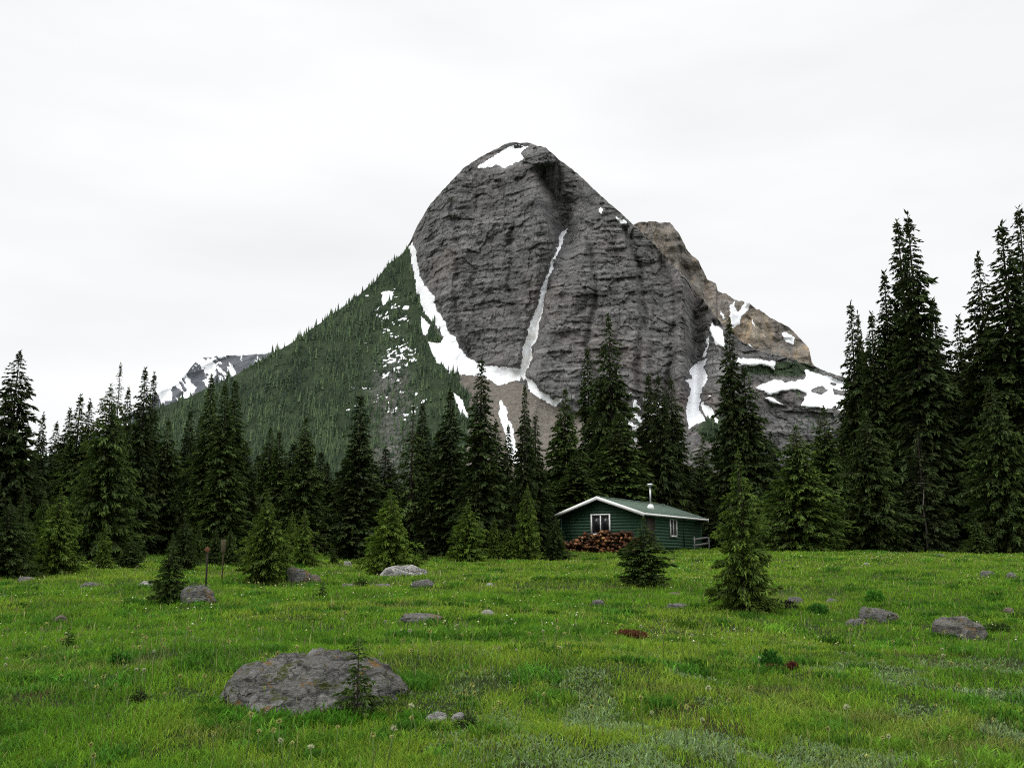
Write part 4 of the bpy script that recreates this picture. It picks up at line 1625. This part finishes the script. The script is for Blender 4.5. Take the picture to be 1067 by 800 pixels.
parts = []
for (ya, yb, dens, hm, wd) in ((5.2, 9, 5200, .056, .0058), (9, 14, 2600, .062, .007), (14, 22, 1100, .068, .0105), (22, 34, 420, .075, .017), (34, 48, 150, .09, .03), (48, 62, 70, .09, .045)):
    x, y = scatter(ya, yb, dens)
    tuft = fbm(x / .35, y / .35, 210, 3) * .5 + .5
    big = fbm(x / 1.5, y / 1.5, 211, 3) * .5 + .5
    keep = rng.random(len(x)) < (.55 + .7 * sstep(.3, .6, tuft)) * (1 - .6 * bare(x, y))
    x, y, tuft, big = x[keep], y[keep], tuft[keep], big[keep]
    n = len(x)
    h = hm * (.45 + .9 * tuft + .7 * (big - .4)) * np.exp(rng.normal(0, .3, n))
    s = silver_w(x, y)
    col = meadow_color(x, y, n)
    isS = rng.random(n) < s * .62
    col = np.where(isS[:, None], C_SILV * np.exp(rng.normal(0, .22, n))[:, None], col)
    h = np.where(isS, .036 * np.exp(rng.normal(0, .25, n)), h * (1 - .35 * s))
    br = bare(x, y)
    isB = rng.random(n) < br * .8
    col = np.where(isB[:, None], np.array([.115, .058, .03]) * np.exp(rng.normal(0, .3, n))[:, None], col)
    h = np.where(isB, h * .5, h)
    w = wd * np.exp(rng.normal(0, .25, n)) * np.where(isS, 2.1, 1.0)
    parts.append(mk_blades(x, y, np.clip(h, .02, .4), w, col, np.abs(rng.normal(.55, .3, n))))
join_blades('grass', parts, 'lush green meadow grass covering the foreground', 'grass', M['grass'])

# leafy herbs: bunches of broad leaves
parts = []
for (ya, yb, dens, sc) in ((5.5, 14, 9.0, 1.0), (14, 28, 4.0, 1.15), (28, 52, 1.6, 1.4)):
    x, y = scatter(ya, yb, dens)
    cl = fbm(x / 2.2, y / 1.6, 220, 3) * .5 + .5
    keep = rng.random(len(x)) < sstep(.40, .62, cl) * (1 - .7 * silver_w(x, y))
    x, y = x[keep], y[keep]
    m_ = len(x)
    k = 110
    size = .12 * sc * np.clip(np.exp(rng.normal(0, .35, m_)), .5, 1.5)
    bx = np.repeat(x, k) + rng.normal(0, 1, m_ * k) * np.repeat(size, k) * .55
    by = np.repeat(y, k) + rng.normal(0, 1, m_ * k) * np.repeat(size, k) * .55
    n = m_ * k
    base = np.where(rng.random(m_)[:, None] < .75, np.array([[.048, .128, .014]]), np.array([[.09, .18, .018]]))
    col = np.repeat(base * np.exp(rng.normal(0, .25, m_))[:, None], k, 0) * np.exp(rng.normal(0, .22, n))[:, None]
    hh = np.repeat(size, k) * rng.uniform(.3, .75, n) + .01
    parts.append(mk_blades(bx, by, hh, hh * .13 + .003 * sc, col, np.abs(rng.normal(.6, .25, n))))
herb_parts = parts

# taller herbs crowding against the foot of the big boulder
for q in range(26):
    hx, hy, hz_ = ground_at(random.uniform(215, 430), random.uniform(747, 760))
    k = 90
    sz = random.uniform(.09, .16)
    bx = hx + rng.normal(0, sz * .5, k)
    by = hy + rng.normal(0, sz * .4, k)
    col = np.array([[.05, .145, .012]]) * np.exp(rng.normal(0, .25, k))[:, None] * random.uniform(.8, 1.3)
    hh = sz * rng.uniform(.4, 1.0, k)
    herb_parts.append(mk_blades(bx, by, hh, hh * .13 + .003, col, np.abs(rng.normal(.5, .25, k))))
join_blades('meadow_herbs', herb_parts, 'bright green leafy herbs growing through the grass', 'herbs', M['grass'])

# taller pale stalks of grass and seed heads
parts = []
for (ya, yb, dens, w) in ((5.5, 12, 16, .006), (12, 26, 9, .012), (26, 50, 3, .03)):
    x, y = scatter(ya, yb, dens)
    n = len(x)
    col = np.array([.21, .215, .085]) * np.exp(rng.normal(0, .3, n))[:, None]
    parts.append(mk_blades(x, y, rng.uniform(.08, .20, n), np.full(n, w), col, np.abs(rng.normal(.2, .12, n)), tipcol=1.5))
join_blades('grass_stalks', parts, 'thin pale seed stalks standing above the meadow grass', 'stalks', M['grass'])

# seed-head flowers
M['stem'] = simple('flower_stem', (.09, .14, .035), .8, .2, .2, 9)
M['head'] = simple('fuzzy_seed_head', (.42, .45, .15), .95, .1, .25, 40)
M['petal'] = simple('white_petals', (.52, .54, .34), .8, .2, .1, 20)


def head_mesh(seed, white):
    g = random.Random(seed)
    st = MB()
    hh = .22
    st.tube([(0, 0, -.02), (g.uniform(-.01, .01), g.uniform(-.01, .01), hh * .5), (g.uniform(-.02, .02), g.uniform(-.02, .02), hh)], [.004, .0035, .003], 5)
    top = st.v[-3]
    hd = MB()
    c = Vector((top[0], top[1], hh))
    for i in range(60):
        d = Vector((g.gauss(0, 1), g.gauss(0, 1), g.gauss(.25, .8))).normalized()
        l = .021 * g.uniform(.7, 1.2)
        u = d.orthogonal().normalized() * .0045
        b = len(hd.v)
        hd.v += [tuple(c + u), tuple(c - u), tuple(c + d * l)]
        w = d.cross(u)
        hd.v += [tuple(c + w), tuple(c - w)]
        hd.face([b, b + 1, b + 2])
        hd.face([b + 3, b + 4, b + 2])
    return st.mesh('stem', [M['stem']]), hd.mesh('flower_head', [M['petal' if white else 'head']])


HM = [head_mesh(s, s % 4 == 0) for s in range(8)]
x, y = scatter(6.0, 13.5, 7.5)
cl = fbm(x / 1.4, y / 1.2, 230, 3) * .5 + .5
keep = rng.random(len(x)) < sstep(.42, .62, cl) * (1 - .6 * sstep(-.5, 1.5, x)) + .04
x, y = x[keep][:295], y[keep][:295]
for xx, yy in zip(x, y):
    o = empty('wildflower', (float(xx), float(yy), float(gh(xx, yy))), random.random() * 6)
    s = random.uniform(.8, 1.3)
    o.scale = (s, s, s * random.uniform(.8, 1.2))
    o.rotation_euler = (random.uniform(-.15, .15), random.uniform(-.15, .15), random.random() * 6)
    a, b = HM[random.randrange(8)]
    link('stem', a, o)
    link('flower_head', b, o)
    tag(o, 'fuzzy pale seed-head flower on a thin stem in the near grass', 'flower', 'seed-head flowers in the near meadow')

# distant flowers: dots over the meadow
x, y = scatter(12.5, 46, 3.6)
cl = fbm(x / 3, y / 2.5, 231, 3) * .5 + .5
keep = rng.random(len(x)) < sstep(.40, .62, cl)
x, y = x[keep], y[keep]
n = len(x)
r_ = rng.uniform(.008, .016, n) * (1 + y / 60)
z = gh(x, y) + rng.uniform(.07, .16, n)
oct_ = np.array([(1, 0, 0), (-1, 0, 0), (0, 1, 0), (0, -1, 0), (0, 0, .8), (0, 0, -.8)])
V = (np.stack([x, y, z], 1)[:, None] + oct_[None] * r_[:, None, None]).reshape(-1, 3)
fo = np.array([(0, 2, 4), (2, 1, 4), (1, 3, 4), (3, 0, 4), (2, 0, 5), (1, 2, 5), (3, 1, 5), (0, 3, 5)])
Fc = (fo[None] + (np.arange(n) * 6)[:, None, None]).reshape(-1, 3)
cc = np.where((rng.random(n) < .6)[:, None], np.array([[.40, .43, .16]]), np.array([[.56, .57, .40]])) * np.exp(rng.normal(0, .2, n))[:, None]
me = new_mesh('distant_flowers', V, Fc, np.full(len(Fc), 3), [M['grass']], False, cols={'col': np.repeat(cc, 6, 0)})
tag(link('distant_flowers', me), 'pale flower dots scattered over the farther meadow', 'flowers', kind='stuff')


# low leafy plants one can point at
def shrub(px, base, w, h, c1, label, name='leafy_plant', n=420, group=None):
    x, y, z = ground_at(px, base)
    W = w / F * y / 2
    Hh = h / F * y
    d = rng.normal(0, 1, (n, 3))
    d /= np.linalg.norm(d, axis=1)[:, None]
    d[:, 2] = np.abs(d[:, 2])
    rr = rng.random(n) ** .4
    P = d * rr[:, None] * np.array([W, W * .9, Hh])
    l = .16 * min(W, Hh) * rng.uniform(.7, 1.6, n) + .025
    dirv = d + rng.normal(0, .5, (n, 3)) + np.array([0, 0, .4])
    dirv /= np.linalg.norm(dirv, axis=1)[:, None]
    sd = np.cross(dirv, rng.normal(0, 1, (n, 3)))
    sd /= np.linalg.norm(sd, axis=1)[:, None]
    V = np.stack([P, P + dirv * (l * .5)[:, None] + sd * (l * .3)[:, None], P + dirv * l[:, None], P + dirv * (l * .5)[:, None] - sd * (l * .3)[:, None]], 1).reshape(-1, 3)
    Q = np.arange(n)[:, None] * 4 + np.array([0, 1, 2, 3])
    col = np.array(c1)[None] * np.exp(rng.normal(0, .35, n))[:, None]
    me = new_mesh(name, V, Q, np.full(n, 4), [M['grass']], False, cols={'col': np.repeat(col, 4, 0)})
    o = link(name, me)
    o.location = (x, y, z - .01)
    tag(o, label, 'plant', group)


shrub(803, 696, 24, 18, (.03, .10, .014), 'dark green round leafy plant in the lower right meadow')
shrub(805, 699, 18, 6, (.085, .032, .02), 'reddish low plant at the foot of the dark round leafy one', n=900)
shrub(825, 698, 12, 8, (.085, .032, .02), 'small reddish plant right of the dark round leafy one')
shrub(655, 663, 40, 6, (.10, .045, .022), 'reddish brown low patch of leaves in mid meadow', n=1500)
shrub(912, 628, 20, 13, (.05, .15, .016), 'dark leafy plant just above the pale rock pair')
shrub(852, 640, 22, 10, (.04, .12, .018), 'low leafy plant between the lone fir and the rock pair')
shrub(1040, 658, 30, 9, (.045, .08, .018), 'dark leafy plant hugging the right side of the cracked boulder')
shrub(125, 692, 22, 12, (.05, .14, .018), 'bright low leafy plant in the left meadow')
shrub(243, 588, 60, 10, (.03, .045, .018), 'low dark undergrowth below the shaded firs by the signposts', n=900)
shrub(800, 633, 60, 9, (.022, .024, .014), 'dark low branches spreading at the foot of the lone open fir', n=900)

# ------------------------------------------------------------------ the air, and the cloud on the far peak
def volume_mat(name, density, col, aniso=0.0):
    m = bpy.data.materials.new(name)
    m.use_nodes = True
    t_ = m.node_tree
    t_.nodes.clear()
    o_ = t_.nodes.new('ShaderNodeOutputMaterial')
    v_ = t_.nodes.new('ShaderNodeVolumePrincipled')
    v_.inputs['Color'].default_value = (*col, 1)
    v_.inputs['Density'].default_value = density
    v_.inputs['Anisotropy'].default_value = aniso
    t_.links.new(v_.outputs[0], o_.inputs['Volume'])
    return m


HAZE = False
if HAZE:
    hz = MB().box(-7000, 7000, -7000, 7000, -45, 1500).build('haze', volume_mat('pale_air', 3.2e-5, (.93, .96, 1.0)))
    tag(hz, 'thin pale haze in the mountain air', 'haze', kind='stuff')


# ------------------------------------------------------------------ sky, sun, camera
world = bpy.data.worlds.new("World")
scene.world = world
world.use_nodes = True
nt = world.node_tree
nt.nodes.clear()


def wn(t, **k):
    n = nt.nodes.new(t)
    for a, b in k.items():
        setattr(n, a, b)
    return n


SUN_EL, SUN_AZ = R(48), R(252)
out = wn('ShaderNodeOutputWorld')
bg = wn('ShaderNodeBackground')
bg.inputs[1].default_value = .1
nt.links.new(bg.outputs[0], out.inputs[0])
sky = wn('ShaderNodeTexSky', sky_type='NISHITA')
sky.sun_disc = False
sky.sun_elevation = SUN_EL
sky.sun_rotation = SUN_AZ
tc = wn('ShaderNodeTexCoord')
sep = wn('ShaderNodeSeparateXYZ')
nt.links.new(tc.outputs['Generated'], sep.inputs[0])
mp = wn('ShaderNodeMapping')
mp.inputs['Scale'].default_value = (1.3, 1.3, 5.0)
nt.links.new(tc.outputs['Generated'], mp.inputs[0])
nz = wn('ShaderNodeTexNoise')
nz.inputs['Scale'].default_value = 1.4
nz.inputs['Detail'].default_value = 4
nz.inputs['Roughness'].default_value = .5
nt.links.new(mp.outputs[0], nz.inputs[0])
# an overcast sky grows brighter towards the zenith
el = wn('ShaderNodeValToRGB')
nt.links.new(sep.outputs[2], el.inputs[0])
e = el.color_ramp.elements
e[0].position, e[0].color = 0.0, (.98, .98, .98, 1)
e[1].position, e[1].color = 1.0, (1, 1, 1, 1)
zen = wn('ShaderNodeMapRange')
zen.inputs['From Min'].default_value = .52
zen.inputs['From Max'].default_value = 1.0
zen.inputs['To Min'].default_value = 8.0
zen.inputs['To Max'].default_value = 32.0
nt.links.new(sep.outputs[2], zen.inputs[0])
cl = wn('ShaderNodeMapRange')
cl.inputs['From Min'].default_value = .32
cl.inputs['From Max'].default_value = .62
cl.inputs['To Min'].default_value = .915
cl.inputs['To Max'].default_value = 1.05
nt.links.new(nz.outputs[0], cl.inputs[0])
mu = wn('ShaderNodeMath', operation='MULTIPLY')
nt.links.new(zen.outputs[0], mu.inputs[0])
nt.links.new(cl.outputs[0], mu.inputs[1])
tint = wn('ShaderNodeMix', data_type='RGBA', blend_type='MULTIPLY')
tint.inputs[0].default_value = 1
tint.inputs[6].default_value = (1, 1, 1.0, 1)
nt.links.new(mu.outputs[0], tint.inputs[7])
mx = wn('ShaderNodeMix', data_type='RGBA')
mx.inputs[0].default_value = .94
nt.links.new(sky.outputs[0], mx.inputs[6])
nt.links.new(tint.outputs[2], mx.inputs[7])
nt.links.new(mx.outputs[2], bg.inputs[0])

sl = bpy.data.lights.new('sun', 'SUN')
sl.energy = 1.0
sl.angle = R(20)
sl.color = (1, .97, .92)
so = bpy.data.objects.new('sun', sl)
COL.objects.link(so)
sd = Vector((math.sin(SUN_AZ) * math.cos(SUN_EL), math.cos(SUN_AZ) * math.cos(SUN_EL), math.sin(SUN_EL)))
so.rotation_euler = (-sd).to_track_quat('-Z', 'Y').to_euler()
so.location = (0, -20, 60)

cam = bpy.data.cameras.new('camera')
cam.sensor_width = 36
cam.lens = F / 1067 * 36
cam.clip_end = 30000
cam.clip_start = .1
co = bpy.data.objects.new('camera', cam)
COL.objects.link(co)
co.location = (0, 0, 1.6)
co.rotation_euler = (math.pi / 2 + PITCH, 0, 0)
scene.camera = co

scene.view_settings.view_transform = 'Standard'
scene.view_settings.look = 'None'
scene.view_settings.exposure = 0.32
scene.view_settings.gamma = 1
scene.cycles.max_bounces = 6
scene.cycles.diffuse_bounces = 3
scene.cycles.transmission_bounces = 4
scene.cycles.volume_bounces = 3
scene.cycles.use_denoising = False
scene.cycles.filter_width = 1.1
try:
    scene.cycles.denoiser = 'OPENIMAGEDENOISE'
except Exception:
    pass
